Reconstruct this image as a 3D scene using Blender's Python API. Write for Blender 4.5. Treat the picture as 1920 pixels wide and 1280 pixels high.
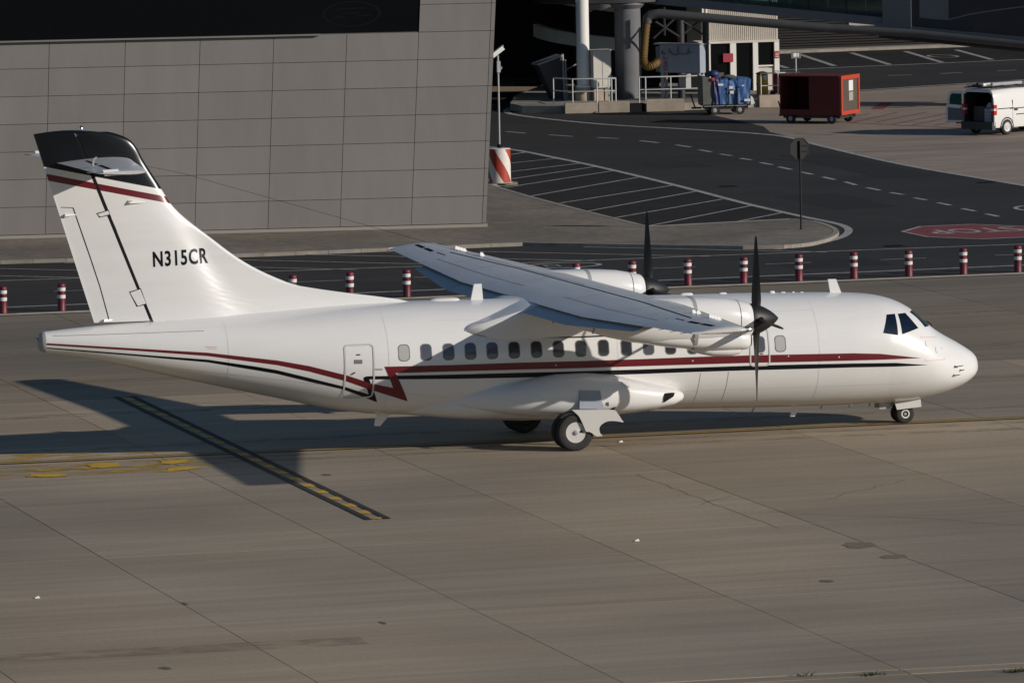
import bpy, bmesh, math, random
import numpy as np
from mathutils import Vector, Matrix
random.seed(7)
for o in list(bpy.data.objects): bpy.data.objects.remove(o, do_unlink=True)
scene = bpy.context.scene
C = scene.collection

# ------------------------------------------------------------------ camera
cam = bpy.data.cameras.new('camera'); camo = bpy.data.objects.new('camera', cam); C.objects.link(camo)
cam.sensor_width = 36.0; cam.lens = 36.0 * 12114.3 / 1920.0
cam.clip_start = 1.0; cam.clip_end = 6000
def cam_axes(yaw, pitch, roll):
    f = Vector((math.sin(yaw)*math.cos(pitch), math.cos(yaw)*math.cos(pitch), -math.sin(pitch)))
    r = Vector((math.cos(yaw), -math.sin(yaw), 0)); u = r.cross(f)
    return math.cos(roll)*r + math.sin(roll)*u, -math.sin(roll)*r + math.cos(roll)*u, f
r_, u_, f_ = cam_axes(0.2846005, 0.0969172, -0.0186434)
M = Matrix.Identity(4)
for i in range(3):
    M[i][0] = r_[i]; M[i][1] = u_[i]; M[i][2] = -f_[i]
M[0][3], M[1][3], M[2][3] = (-53.16874, -142.72001, 16.80507)
camo.matrix_world = M
scene.camera = camo

# ------------------------------------------------------------------ light
SUN = Vector((8.2, -6.75, 3.58)).normalized()          # towards the sun
w = bpy.data.worlds.new('World'); scene.world = w; w.use_nodes = True
nt = w.node_tree; sky = nt.nodes.new('ShaderNodeTexSky'); sky.sky_type = 'NISHITA'
sky.sun_disc = False; sky.sun_elevation = math.asin(SUN.z); sky.sun_rotation = math.atan2(SUN.x, SUN.y)
sky.air_density = 1.0; sky.dust_density = 0.25; sky.ozone_density = 3.5; sky.altitude = 50
bg = nt.nodes['Background']; bg.inputs['Strength'].default_value = 0.055
nt.links.new(sky.outputs[0], bg.inputs['Color'])
sl = bpy.data.lights.new('sun', 'SUN'); sl.energy = 3.5; sl.angle = math.radians(0.55); sl.color = (1.0, 0.92, 0.83)
so = bpy.data.objects.new('sun', sl); C.objects.link(so); so.location = (60, -60, 60)
so.rotation_euler = SUN.to_track_quat('Z', 'Y').to_euler()
vs = scene.view_settings; vs.view_transform = 'Standard'; vs.look = 'None'; vs.exposure = 0.0; vs.gamma = 1.0; vs.use_curve_mapping = False
scene.render.resolution_x = 1024; scene.render.resolution_y = 682

# ------------------------------------------------------------------ materials
def mat(name, col, rough=0.5, var=0.0, scale=3.0, metal=0.0, spec=0.5, coat=0.0, stretch=(1, 1, 1), detail=6, objrand=0.0, bump=0.0, bscale=40, dark=None, dscale=0.4, emis=None, world=False):
    m = bpy.data.materials.new(name); m.use_nodes = True
    n = m.node_tree.nodes; l = m.node_tree.links; b = n['Principled BSDF']
    b.inputs['Roughness'].default_value = rough; b.inputs['Metallic'].default_value = metal
    b.inputs['Specular IOR Level'].default_value = spec
    if coat: b.inputs['Coat Weight'].default_value = coat; b.inputs['Coat Roughness'].default_value = 0.08
    c4 = (col[0], col[1], col[2], 1); b.inputs['Base Color'].default_value = c4
    last = None
    if var or objrand or dark or bump:
        if world:
            g = n.new('ShaderNodeNewGeometry'); src = g.outputs['Position']
        else:
            g = n.new('ShaderNodeTexCoord'); src = g.outputs['Object']
        mp = n.new('ShaderNodeMapping'); l.new(src, mp.inputs['Vector']); mp.inputs['Scale'].default_value = stretch
        fac = n.new('ShaderNodeValue'); fac.outputs[0].default_value = 1.0; cur = fac.outputs[0]
        def mul(a, bb):
            x = n.new('ShaderNodeMath'); x.operation = 'MULTIPLY'; l.new(a, x.inputs[0]); l.new(bb, x.inputs[1]); return x.outputs[0]
        def rng(inp, lo, hi, a=0.3, b_=0.7):
            x = n.new('ShaderNodeMapRange'); l.new(inp, x.inputs[0]); x.inputs[1].default_value = a; x.inputs[2].default_value = b_
            x.inputs[3].default_value = lo; x.inputs[4].default_value = hi; return x.outputs[0]
        if var:
            t = n.new('ShaderNodeTexNoise'); l.new(mp.outputs[0], t.inputs['Vector']); t.inputs['Scale'].default_value = scale; t.inputs['Detail'].default_value = detail; t.inputs['Roughness'].default_value = 0.65
            cur = mul(cur, rng(t.outputs['Fac'], 1 - var, 1 + var))
        if dark:
            t = n.new('ShaderNodeTexNoise'); l.new(mp.outputs[0], t.inputs['Vector']); t.inputs['Scale'].default_value = dscale; t.inputs['Detail'].default_value = 4
            cur = mul(cur, rng(t.outputs['Fac'], 1 - dark, 1 + dark * .5, 0.35, 0.65))
        if objrand:
            oi = n.new('ShaderNodeObjectInfo'); cur = mul(cur, rng(oi.outputs['Random'], 1 - objrand, 1 + objrand, 0, 1))
        mx = n.new('ShaderNodeVectorMath'); mx.operation = 'SCALE'; mx.inputs[0].default_value = col[:3]
        l.new(cur, mx.inputs['Scale']); l.new(mx.outputs[0], b.inputs['Base Color'])
        if bump:
            t = n.new('ShaderNodeTexNoise'); l.new(mp.outputs[0], t.inputs['Vector']); t.inputs['Scale'].default_value = bscale; t.inputs['Detail'].default_value = 4
            bp = n.new('ShaderNodeBump'); bp.inputs['Strength'].default_value = bump; bp.inputs['Distance'].default_value = 0.02
            l.new(t.outputs['Fac'], bp.inputs['Height']); l.new(bp.outputs[0], b.inputs['Normal'])
    return m

def glass_mat(name, tint, rough=0.03, ior=1.5):
    m = bpy.data.materials.new(name); m.use_nodes = True
    n = m.node_tree.nodes; l = m.node_tree.links; n.clear()
    out = n.new('ShaderNodeOutputMaterial'); tr = n.new('ShaderNodeBsdfTransparent'); tr.inputs[0].default_value = (tint[0], tint[1], tint[2], 1)
    gl = n.new('ShaderNodeBsdfGlossy'); gl.inputs['Roughness'].default_value = rough
    fr = n.new('ShaderNodeFresnel'); fr.inputs['IOR'].default_value = ior
    mx = n.new('ShaderNodeMixShader'); l.new(fr.outputs[0], mx.inputs[0]); l.new(tr.outputs[0], mx.inputs[1]); l.new(gl.outputs[0], mx.inputs[2])
    l.new(mx.outputs[0], out.inputs[0]); return m

PAVE = mat('paver_brick', (.225, .20, .165), .85, var=.18, scale=2.0, dark=.25, dscale=.25, world=True)
def paver_setup(m):
    n = m.node_tree.nodes; l = m.node_tree.links; b = n['Principled BSDF']
    g = n.new('ShaderNodeNewGeometry'); mp = n.new('ShaderNodeMapping'); mp.inputs['Rotation'].default_value = (0, 0, math.radians(42)); l.new(g.outputs['Position'], mp.inputs[0])
    br = n.new('ShaderNodeTexBrick'); br.inputs['Scale'].default_value = 1.0; br.inputs['Brick Width'].default_value = .22; br.inputs['Row Height'].default_value = .11; br.inputs['Mortar Size'].default_value = .008
    br.inputs['Color1'].default_value = (1.12, 1.08, 1.02, 1); br.inputs['Color2'].default_value = (.80, .78, .75, 1); br.inputs['Mortar'].default_value = (.55, .52, .5, 1); l.new(mp.outputs[0], br.inputs[0])
    mx = n.new('ShaderNodeMix'); mx.data_type = 'RGBA'; mx.blend_type = 'MULTIPLY'; mx.inputs[0].default_value = 1
    src = b.inputs['Base Color'].links[0].from_socket; l.new(src, mx.inputs[6]); l.new(br.outputs[0], mx.inputs[7]); l.new(mx.outputs[2], b.inputs['Base Color'])
paver_setup(PAVE)
CONC = mat('apron_concrete', (.400, .318, .222), .88, var=.08, scale=1.0, stretch=(.22, 1.6, 1), dark=.12, dscale=.16, objrand=.10, bump=.10, bscale=30, world=True, spec=.3)
CONCO = mat('old_apron_concrete', (.275, .222, .158), .88, var=.12, scale=1.0, stretch=(.22, 1.6, 1), dark=.12, dscale=.16, objrand=.05, bump=.10, bscale=30, world=True, spec=.3)
def slab_detail(m):
    n = m.node_tree.nodes; l = m.node_tree.links; b = n['Principled BSDF']
    g = n.new('ShaderNodeNewGeometry')
    def noise(sc, stretch, lo, hi, a, bb, det=5):
        mp = n.new('ShaderNodeMapping'); mp.inputs['Scale'].default_value = stretch; mp.inputs['Rotation'].default_value = (0, 0, math.radians(3)); l.new(g.outputs['Position'], mp.inputs[0])
        t = n.new('ShaderNodeTexNoise'); t.inputs['Scale'].default_value = sc; t.inputs['Detail'].default_value = det; l.new(mp.outputs[0], t.inputs['Vector'])
        r = n.new('ShaderNodeMapRange'); r.inputs[1].default_value = a; r.inputs[2].default_value = bb; r.inputs[3].default_value = lo; r.inputs[4].default_value = hi; l.new(t.outputs['Fac'], r.inputs[0]); return r.outputs[0]
    a = noise(1.0, (.07, 2.2, 1), .92, 1.05, .36, .66, 6)      # long tyre and broom streaks
    c = noise(9.0, (1, 1, 1), .93, 1.06, .3, .7, 3)            # grain
    d = noise(.055, (1, 1, 1), .80, 1.06, .38, .58, 3)         # old weathered zones
    x = n.new('ShaderNodeMath'); x.operation = 'MULTIPLY'; l.new(a, x.inputs[0]); l.new(c, x.inputs[1])
    y = n.new('ShaderNodeMath'); y.operation = 'MULTIPLY'; l.new(x.outputs[0], y.inputs[0]); l.new(d, y.inputs[1])
    src = b.inputs['Base Color'].links[0].from_socket
    s = n.new('ShaderNodeVectorMath'); s.operation = 'SCALE'; l.new(src, s.inputs[0]); l.new(y.outputs[0], s.inputs['Scale'])
    # greyer, cooler where the weathered zones are
    mx = n.new('ShaderNodeMix'); mx.data_type = 'RGBA'; mx.blend_type = 'MULTIPLY'
    e = noise(.05, (1, 1, 1), 1, 0, .42, .56, 3); l.new(e, mx.inputs[0]); mx.inputs[7].default_value = (.93, .98, 1.06, 1)
    l.new(s.outputs[0], mx.inputs[6]); l.new(mx.outputs[2], b.inputs['Base Color'])
slab_detail(CONC); slab_detail(CONCO)
CONC2 = mat('far_concrete', (.31, .245, .19), .85, var=.16, scale=.8, stretch=(.4, 1.2, 1), dark=.15, dscale=.2, world=True)
JOINT = mat('joint_filler', (.035, .031, .027), .9)
ASPH = mat('asphalt', (.040, .039, .037), .9, spec=.2, var=.14, scale=.6, stretch=(.5, 1.2, 1), dark=.16, dscale=.12, bump=.2, bscale=60, world=True)
ASPH2 = mat('dark_asphalt', (.026, .024, .022), .9, spec=.2, var=.18, scale=.8, dark=.2, dscale=.3, bump=.2, bscale=60, world=True)
GROUND = mat('distant_ground', (.16, .14, .12), .9, var=.2, scale=.05, world=True)
WHITEP = mat('white_road_paint', (.36, .35, .33), .8, var=.38, scale=3, world=True)
YELP = mat('yellow_taxi_paint', (.42, .27, .055), .75, var=.25, scale=3, world=True)
YELB = mat('yellow_block_paint', (.60, .37, .025), .75, var=.22, scale=3, world=True)
YELW = mat('worn_yellow_paint', (.42, .26, .04), .8, var=.3, scale=4, stretch=(.6, 2, 1), world=True)
def worn_mat(name, col, a, b):
    m = mat(name, col, .8, var=.25, scale=3, world=True); n = m.node_tree.nodes; l = m.node_tree.links
    out = n['Material Output']; p = n['Principled BSDF']; tr = n.new('ShaderNodeBsdfTransparent'); mx = n.new('ShaderNodeMixShader')
    g = n.new('ShaderNodeNewGeometry'); mp = n.new('ShaderNodeMapping'); mp.inputs['Scale'].default_value = (.75, 1.5, 1); l.new(g.outputs['Position'], mp.inputs[0])
    t = n.new('ShaderNodeTexNoise'); t.inputs['Scale'].default_value = 1.4; t.inputs['Detail'].default_value = 7; t.inputs['Roughness'].default_value = .62; l.new(mp.outputs[0], t.inputs['Vector'])
    r = n.new('ShaderNodeMapRange'); r.inputs[1].default_value = a; r.inputs[2].default_value = b; l.new(t.outputs['Fac'], r.inputs[0])
    l.new(r.outputs[0], mx.inputs[0]); l.new(tr.outputs[0], mx.inputs[1]); l.new(p.outputs[0], mx.inputs[2]); l.new(mx.outputs[0], out.inputs[0]); return m
RUBBER = worn_mat('tyre_rubber_trace', (.335, .267, .188), .42, .80)
WORN = worn_mat('flaking_yellow_paint', (.54, .34, .035), .46, .66)
BLKP = mat('black_road_paint', (.022, .020, .020), .8, var=.25, scale=4, world=True)
REDP = mat('red_road_paint', (.25, .040, .034), .85, var=.2, scale=4, world=True)
REDP2 = mat('faded_red_stop_paint', (.20, .036, .042), .85, var=.2, scale=2, world=True)
KERB = mat('kerb_concrete', (.30, .27, .225), .85, var=.2, scale=2, objrand=.1, world=True)
BLOCK = mat('concrete_block', (.40, .33, .26), .85, var=.2, scale=2, objrand=.06, world=True)
OIL = mat('oil_stain', (.15, .115, .085), .7, var=.2, scale=3, world=True)
STAIN = mat('repair_patch', (.225, .172, .118), .85, var=.1, scale=3, world=True)
WHITE = mat('white_aircraft_paint', (.78, .775, .76), .28, var=.035, scale=1.2, stretch=(.35, 1, 2.5), coat=.35)
WGREY = mat('wing_grey_paint', (.60, .59, .585), .38, var=.10, scale=1.4, stretch=(1.6, .35, 1), coat=.15)
FLAPM = mat('flap_grey_paint', (.40, .41, .43), .42, var=.08, scale=1.5, stretch=(1.6, .4, 1))
RED = mat('maroon_livery', (.135, .007, .014), .30, coat=.35)
BLACK = mat('black_livery', (.005, .006, .008), .22, spec=.35)
DARK = mat('dark_gap', (.018, .018, .020), .9, spec=0.0)
GREYM = mat('grey_metal', (.36, .36, .36), .45, var=.1, scale=3)
LGREY = mat('light_grey_seal', (.58, .57, .55), .5)
CHROME = mat('bare_metal', (.65, .64, .62), .22, metal=1.0, var=.1, scale=4)
BLADE = mat('black_propeller', (.010, .010, .011), .5)
TYRE = mat('tyre_rubber', (.022, .021, .021), .75, var=.2, scale=8)
WINB = mat('cabin_window_dark', (.030, .034, .042), .08, spec=.7)
WINC = mat('cabin_window_blue_grey', (.085, .09, .115), .10, spec=.7)
WINW = mat('cabin_window_blind_down', (.46, .45, .43), .25, spec=.5)
GLASSC = glass_mat('cockpit_glass', (.92, .96, .99), ior=2.7)
GLASSB = mat('cockpit_glass_dark', (.022, .035, .055), .05, spec=.8)
WALLP = mat('wall_panel_grey', (.25, .233, .215), .6, var=.06, scale=1.4, stretch=(1,1,.25), objrand=.045, dark=.05, dscale=.3)
WALLG = mat('dark_facade_glass', (.005, .006, .007), .08, spec=.15)
WALLGR = mat('faint_grey_emblem', (.0075, .0075, .0085), .6, spec=.1)
TRIM = mat('pale_wall_trim', (.36, .33, .29), .7)
BOLR = mat('bollard_red', (.135, .012, .022), .5, var=.2, scale=5, objrand=.22)
BOLW = mat('bollard_white_band', (.72, .70, .69), .45)
DRED = mat('drum_red', (.42, .050, .026), .55, var=.1, scale=3)
DWHITE = mat('drum_white', (.78, .74, .68), .55, var=.08, scale=3)
POLE = mat('galvanised_pole', (.42, .42, .42), .5, var=.1, scale=4)
DPOLE = mat('dark_sign_back', (.009, .0085, .009), .7, var=.1, scale=4)
CREAM = mat('cream_cladding', (.62, .58, .52), .6, var=.06, scale=2)
COLW = mat('white_column_paint', (.80, .79, .75), .4)
RAMP = mat('ramp_concrete', (.75, .75, .76), .8, var=.1, scale=1)
JBACK = mat('panel_joint_grey', (.10, .092, .085), .8)
SEAM = mat('skin_seam_grey', (.64, .635, .62), .5)
SOOT = mat('exhaust_soot', (.30, .29, .28), .6, var=.4, scale=3)
CONCC = mat('column_concrete', (.15, .153, .16), .8, var=.12, scale=1.2)
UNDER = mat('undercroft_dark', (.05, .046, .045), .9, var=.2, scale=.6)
BROWN = mat('shaded_brown_louvre', (.016, .014, .0135), .85)  # near-black: the shade on these walls is put into the brown
BRIDGE = mat('bridge_grey_metal', (.16, .165, .18), .5, var=.08, scale=.8)
BRIDGED = mat('bridge_dark_panel', (.035, .034, .038), .5, var=.3, scale=.5)
BGLASS = glass_mat('bridge_green_glass', (.55, .70, .70), ior=1.9)
PIPE = mat('duct_shaded_grey', (.075, .077, .078), .5, var=.12, scale=1.5)  # shadow of the bridge is put into the grey of the whole duct
HOSE = mat('yellow_hose', (.13, .072, .012), .7)
UNITB = mat('blue_grey_unit', (.31, .345, .41), .5, var=.08, scale=2)
LTRED = mat('unit_red_letters', (.35, .03, .05), .6)
CARTR = mat('cart_red_shaded', (.13, .014, .012), .6, var=.12, scale=2)  # shade on the cart's long side is put into this darker red
CARTO = mat('orange_and_sunlit_red', (.48, .055, .022), .5, var=.1, scale=3)  # sunlight on the cart's end is put into this brighter orange red
CARTD = mat('cart_brown_panel', (.09, .065, .05), .7, var=.15, scale=2)
PAPER = mat('white_notice', (.72, .72, .70), .7)
TARP = mat('blue_tarpaulin', (.05, .125, .30), .5, var=.22, scale=2.2)
TARPD = mat('navy_tarpaulin', (.02, .035, .13), .5, var=.2, scale=3)
TARPG = mat('grey_cart_end', (.13, .13, .12), .7, var=.2, scale=2)
VANW = mat('van_white_paint', (.80, .79, .76), .25, coat=.5)
VANB = mat('van_black_plastic', (.03, .03, .032), .55)
VANG = mat('van_green_glass', (.015, .08, .065), .08)
TLAMP = mat('tail_lamp_red', (.45, .02, .02), .25)
TLW = mat('lamp_white', (.75, .72, .70), .3)
YBIN = mat('yellow_bin', (.55, .30, .03), .45)
REDM = mat('red_equipment', (.42, .03, .03), .45)
BLINE = mat('dark_panel_seam', (.20, .195, .19), .8, spec=.1)
PINK = mat('pink_panel_outline', (.66, .42, .40), .5)
SKIN = mat('skin', (.50, .30, .21), .5)
SHIRT = mat('white_shirt', (.80, .80, .80), .7)
HAIR = mat('dark_hair', (.03, .025, .02), .7)
GRASS = mat('weed_green', (.055, .075, .025), .8)

# ------------------------------------------------------------------ mesh helpers
class MB:
    def __init__(s): s.v = []; s.f = []; s.m = []
    def add(s, verts, faces, mi=0):
        k = len(s.v); s.v += [tuple(v) for v in verts]; s.f += [tuple(i + k for i in f) for f in faces]; s.m += [mi] * len(faces); return s
    def box(s, a, b, mi=0):
        x0, y0, z0 = a; x1, y1, z1 = b
        return s.add([(x0,y0,z0),(x1,y0,z0),(x1,y1,z0),(x0,y1,z0),(x0,y0,z1),(x1,y0,z1),(x1,y1,z1),(x0,y1,z1)],
                     [(0,3,2,1),(4,5,6,7),(0,1,5,4),(1,2,6,5),(2,3,7,6),(3,0,4,7)], mi)
    def hexa(s, p, mi=0):   # 8 points: 4 bottom, 4 top
        return s.add(p, [(0,3,2,1),(4,5,6,7),(0,1,5,4),(1,2,6,5),(2,3,7,6),(3,0,4,7)], mi)
    def tube(s, path, r, n=10, caps=True, mi=0):
        path = [Vector(p) for p in path]; rs = r if isinstance(r, (list, tuple)) else [r] * len(path)
        rings = []; t0 = None; ref = None
        for i, p in enumerate(path):
            d = (path[min(i+1, len(path)-1)] - path[max(i-1, 0)]).normalized()
            if ref is None: ref = d.orthogonal().normalized()
            ref = (ref - d * ref.dot(d)).normalized(); b = d.cross(ref)
            rings.append([p + (ref * math.cos(2*math.pi*k/n) + b * math.sin(2*math.pi*k/n)) * rs[i] for k in range(n)])
        return s.loft(rings, caps, mi)
    def loft(s, rings, caps=True, mi=0, close=True):
        n = len(rings[0]); vs = [v for r in rings for v in r]; fs = []
        for i in range(len(rings) - 1):
            for k in range(n if close else n - 1):
                fs.append((i*n+k, i*n+(k+1) % n, (i+1)*n+(k+1) % n, (i+1)*n+k))
        if caps:
            fs.append(tuple(range(n))[::-1]); fs.append(tuple((len(rings)-1)*n + k for k in range(n)))
        return s.add(vs, fs, mi)
    def lathe(s, prof, base=(0,0,0), axis='z', n=20, mi=0, caps=True):
        rings = []
        for r, h in prof:
            ring = []
            for k in range(n):
                a = 2*math.pi*k/n; c, q = r*math.cos(a), r*math.sin(a)
                v = (c, q, h) if axis == 'z' else ((q, h, c) if axis == 'y' else (h, c, q))
                ring.append((v[0]+base[0], v[1]+base[1], v[2]+base[2]))
            rings.append(ring)
        return s.loft(rings, caps, mi)
    def prism(s, poly, a, b, axis='y', mi=0):
        def P(p, t): return {'y': (p[0], t, p[1]), 'x': (t, p[0], p[1]), 'z': (p[0], p[1], t)}[axis]
        n = len(poly); vs = [P(p, a) for p in poly] + [P(p, b) for p in poly]
        return s.add(vs, [tuple(range(n))[::-1], tuple(range(n, 2*n))] + [(i, (i+1) % n, n+(i+1) % n, n+i) for i in range(n)], mi)

def obj(name, mb, material, parent=None, smooth=None, loc=None, fixn=True, **tags):
    me = bpy.data.meshes.new(name); me.from_pydata(mb.v, [], mb.f)
    mats = material if isinstance(material, (list, tuple)) else [material]
    for m in mats: me.materials.append(m)
    if len(mats) > 1: me.polygons.foreach_set('material_index', mb.m)
    if fixn:
        bm = bmesh.new(); bm.from_mesh(me); bmesh.ops.recalc_face_normals(bm, faces=bm.faces); bm.to_mesh(me); bm.free()
    if smooth:
        me.shade_smooth(); me.set_sharp_from_angle(angle=math.radians(smooth))
    o = bpy.data.objects.new(name, me); C.objects.link(o)
    if parent is not None: o.parent = parent
    if loc is not None: o.location = loc
    for k, v in tags.items(): o[k] = v
    return o
def empty(name, loc=(0,0,0), rz=0, **tags):
    o = bpy.data.objects.new(name, None); C.objects.link(o); o.location = loc; o.rotation_euler = (0, 0, rz); o.empty_display_size = .3
    for k, v in tags.items(): o[k] = v
    return o
def copy_tree(o, parent=None):
    c = o.copy(); C.objects.link(c); c.parent = parent
    for ch in o.children: copy_tree(ch, c)
    return c
def flat(mb, poly, z): mb.add([(p[0], p[1], z) for p in poly], [tuple(range(len(poly)))]); return mb
def stroke(mb, pts, wid, z):
    P = [Vector((p[0], p[1])) for p in pts]; L = []; Rr = []
    for i, p in enumerate(P):
        d = (P[min(i+1, len(P)-1)] - P[max(i-1, 0)]).normalized(); nn = Vector((-d.y, d.x)) * wid / 2
        L.append((p.x+nn.x, p.y+nn.y, z)); Rr.append((p.x-nn.x, p.y-nn.y, z))
    n = len(P); mb.add(L + Rr, [(i, n+i, n+i+1, i+1) for i in range(n-1)]); return mb
def dense(pts, step=1.0):
    out = []
    for a, b in zip(pts[:-1], pts[1:]):
        k = max(1, int(math.dist(a, b) / step))
        out += [tuple(a[j] + (b[j]-a[j])*i/k for j in range(len(a))) for i in range(k)]
    return out + [tuple(pts[-1])]
def smoothline(pts, n=6):
    out = []; P = [Vector(p) for p in pts]
    for i in range(len(P)-1):
        p0, p1, p2, p3 = P[max(i-1,0)], P[i], P[i+1], P[min(i+2, len(P)-1)]
        for k in range(n):
            t = k/n; out.append(tuple(.5*((2*p1)+(p2-p0)*t+(2*p0-5*p1+4*p2-p3)*t*t+(3*p1-p0-3*p2+p3)*t**3)))
    return out + [tuple(P[-1])]
def text_mesh(name, body, size, material, parent, mw, bold=0.0, space=1.0, extrude=0.002, sx=1.0, **tags):
    cu = bpy.data.curves.new(name, 'FONT'); cu.body = body; cu.size = size; cu.offset = bold; cu.extrude = extrude; cu.resolution_u = 3; cu.space_character = space
    to = bpy.data.objects.new(name + '_tmp', cu); C.objects.link(to)
    dg = bpy.context.evaluated_depsgraph_get(); me = bpy.data.meshes.new_from_object(to.evaluated_get(dg)); bpy.data.objects.remove(to)
    me.materials.clear(); me.materials.append(material)
    for v in me.vertices: v.co.x *= sx
    me.transform(mw)
    o = bpy.data.objects.new(name, me); C.objects.link(o)
    if parent is not None: o.parent = parent
    for k, v in tags.items(): o[k] = v
    return o
def wobj(name, mb, material, parent, **k):
    o = obj(name, mb, material, parent, **k); o.matrix_parent_inverse = parent.matrix_basis.inverted(); return o
def ST(o): o['kind'] = 'structure'; return o

# ------------------------------------------------------------------ ground, apron slabs
ST(obj('ground', flat(MB(), [(-1500,-600),(1500,-600),(1500,1800),(-1500,1800)], -.08), GROUND))
def edge_y(x): return 37.19 + (x + 15.71) * (-1.35 / 30.6)        # line where the apron meets the service road
apron = ST(obj('apron', flat(MB(), [(-75,-75),(75,-75),(75,edge_y(75)-.05),(-75,edge_y(-75)-.05)], -.03), JOINT))
cols = [-24.62 + 4.958*k for k in range(-5, 11)]
rows = [(-57.4,.012),(-47.3,.012),(-37.75,.05),(-37.2,.05),(-27.2,.010),(-17.0,.010),(-6.85,.010),(3.2,.008),(13.3,.008),(23.4,.010),(33.4,.010),(None,.05)]
def cx(c, y): return c + .0143*y
def ry(r, x): return (r + (x + 10) * -.050) if r is not None else edge_y(x) - .09
for i in range(len(cols)-1):
    for j in range(len(rows)-1):
        g0, g1 = rows[j][1], rows[j+1][1]; gx = .010
        pts = []
        for (c, r, sx, sy) in ((cols[i], rows[j][0], gx, g0), (cols[i+1], rows[j][0], -gx, g0), (cols[i+1], rows[j+1][0], -gx, -g1), (cols[i], rows[j+1][0], gx, -g1)):
            x = c; y = 0
            for _ in range(3): y = ry(r, x); x = cx(c, y)
            pts.append((x + sx, y + sy))
        if max(p[0] for p in pts) < -46 or min(p[0] for p in pts) > 26: continue
        dz = random.uniform(-.0015, .0015)
        obj('slab', MB().hexa([(p[0], p[1], -.028) for p in pts] + [(p[0], p[1], dz) for p in pts]), CONCO if (j >= 8 or (j >= 7 and i >= 12)) else CONC, apron)
Zm = .005
taxi = smoothline([(-46, 2.3),(-35, 1.7),(-23.33,1.04),(-20.87,.89),(-18.39,.78),(-14.19,.42),(-10.87,.24),(-7.02,.09),(-3.12,-.07),(1.06,-.34),(14,-1.3),(30,-2.6)], 4)
obj('taxi_line_border', stroke(MB(), taxi, .50, Zm), BLKP, apron)
obj('taxi_line', stroke(MB(), taxi, .23, Zm+.004), YELP, apron)
for (dy, wd, x0, x1) in ((-2.05,.5,-40,20),(2.05,.5,-40,20),(-.9,.35,-38,18),(-30.2,1.0,-44,-20),(9.5,.7,-36,24),(17.5,.9,-30,24),(26.0,.8,-30,26)):
    obj('rubber_track', stroke(MB(), [(x, (dy+.35 if abs(dy) < 3 else dy) - .055*(x+8) + .25*math.sin(x*.11+dy)) for x in range(x0, x1, 3)], wd, .0028), RUBBER, apron)
# black edged band of yellow blocks crossing the taxi line
def band_pt(t, s): return (-17.44 + (-18.085+17.44)*t + s, 14.03 + (-12.56-14.03)*t)
for s in (-.205, .205): obj('band_edge', stroke(MB(), [band_pt(0, s), band_pt(1, s)], .15, Zm+.008), BLKP, apron)
for k in range(21):
    y0 = .015 + k/20.6; y1 = y0 + .026
    if y1 > 1: y1 = .999
    mb = MB(); a = [band_pt(y0, -.115), band_pt(y0+.006, .0), band_pt(y0+.001, .115), band_pt(y1-.004, .122), band_pt(y1, .02), band_pt(y1-.005, -.12)]
    obj('yellow_block', flat(mb, a, Zm+.006), YELB, apron)
obj('yellow_block', flat(MB(), [band_pt(1.9,-.3),(-22.0,-35.95),(-21.5,-35.95),(-21.7,-36.8),(-22.4,-36.8)][1:], Zm), YELB, apron)
def blob(poly, jit=.05, n=4):
    out = []
    for i in range(len(poly)):
        a, b = poly[i], poly[(i+1) % len(poly)]
        for k in range(n):
            t = k/n; j = 0 if k == 0 else jit
            out.append((a[0]+(b[0]-a[0])*t+random.uniform(-j, j), a[1]+(b[1]-a[1])*t+random.uniform(-j, j)))
    return out
for P in ([(-21.55,-.17),(-21.23,.13),(-20.81,-.06),(-20.98,-.78),(-21.41,-.92),(-21.63,-.7)],
          [(-19.87,-.05),(-19.23,-.13),(-19.28,-.57),(-19.79,-.89),(-19.97,-.58)],
          [(-23.32,-1.7),(-23.1,-1.36),(-22.52,-1.52),(-22.41,-2.13),(-23.01,-2.07)],
          [(-19.94,-1.51),(-19.56,-1.46),(-19.27,-1.82),(-19.84,-2.12),(-20.35,-2.21)]):
    obj('worn_marking', flat(MB(), blob(P, .07), Zm+.009), YELB, apron)
for kz, P in enumerate(([(-23.03,-.49),(-21.74,-.66),(-21.01,-1.2),(-20.06,-.99),(-19.42,-1.41),(-20.16,-1.4),(-21.26,-1.75),(-22.21,-1.12),(-22.77,-.95)],
          [(-26.9,3.2),(-22.25,2.65),(-20.81,2.3),(-19.2,1.83),(-20.68,1.43),(-22.54,1.35),(-27.1,1.6)],
          [(-24.2,.2),(-22.4,.35),(-20.6,.35),(-19.0,.1),(-18.9,-1.6),(-19.8,-2.3),(-21.6,-2.0),(-23.0,-2.3),(-24.0,-1.9)])):
    obj('worn_marking', flat(MB(), blob(P, .10), Zm+.001+.0012*kz), WORN, apron)
for P in ([(-10.58,-20.52),(-10.32,-20.18),(-9.88,-20.38),(-9.98,-20.98),(-10.46,-21.21),(-10.6,-20.97)],
          [(-10.48,-22.55),(-10.25,-22.38),(-9.93,-22.44),(-9.98,-22.77),(-10.25,-23.0),(-10.49,-22.89)]):
    obj('repair_patch', flat(MB(), blob(P, .04), Zm), STAIN, apron)
def crack(pts, wid):
    q = [(p[0]+random.uniform(-.05,.05), p[1]+random.uniform(-.16,.16)) for p in dense(pts, .45)]
    obj('crack', stroke(MB(), q, wid, Zm), JOINT, apron)
crack([(-10.73,-7.32),(-10.74,-9.48),(-10.81,-12.69),(-10.87,-15.36),(-10.86,-17.5)], .012)
crack([(-11.16,-12.93),(-10.7,-12.53),(-10.07,-11.9)], .02); crack([(-8.45,-13.48),(-7.63,-12.53),(-6.59,-11.65),(-5.64,-10.71)], .016)
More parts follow.
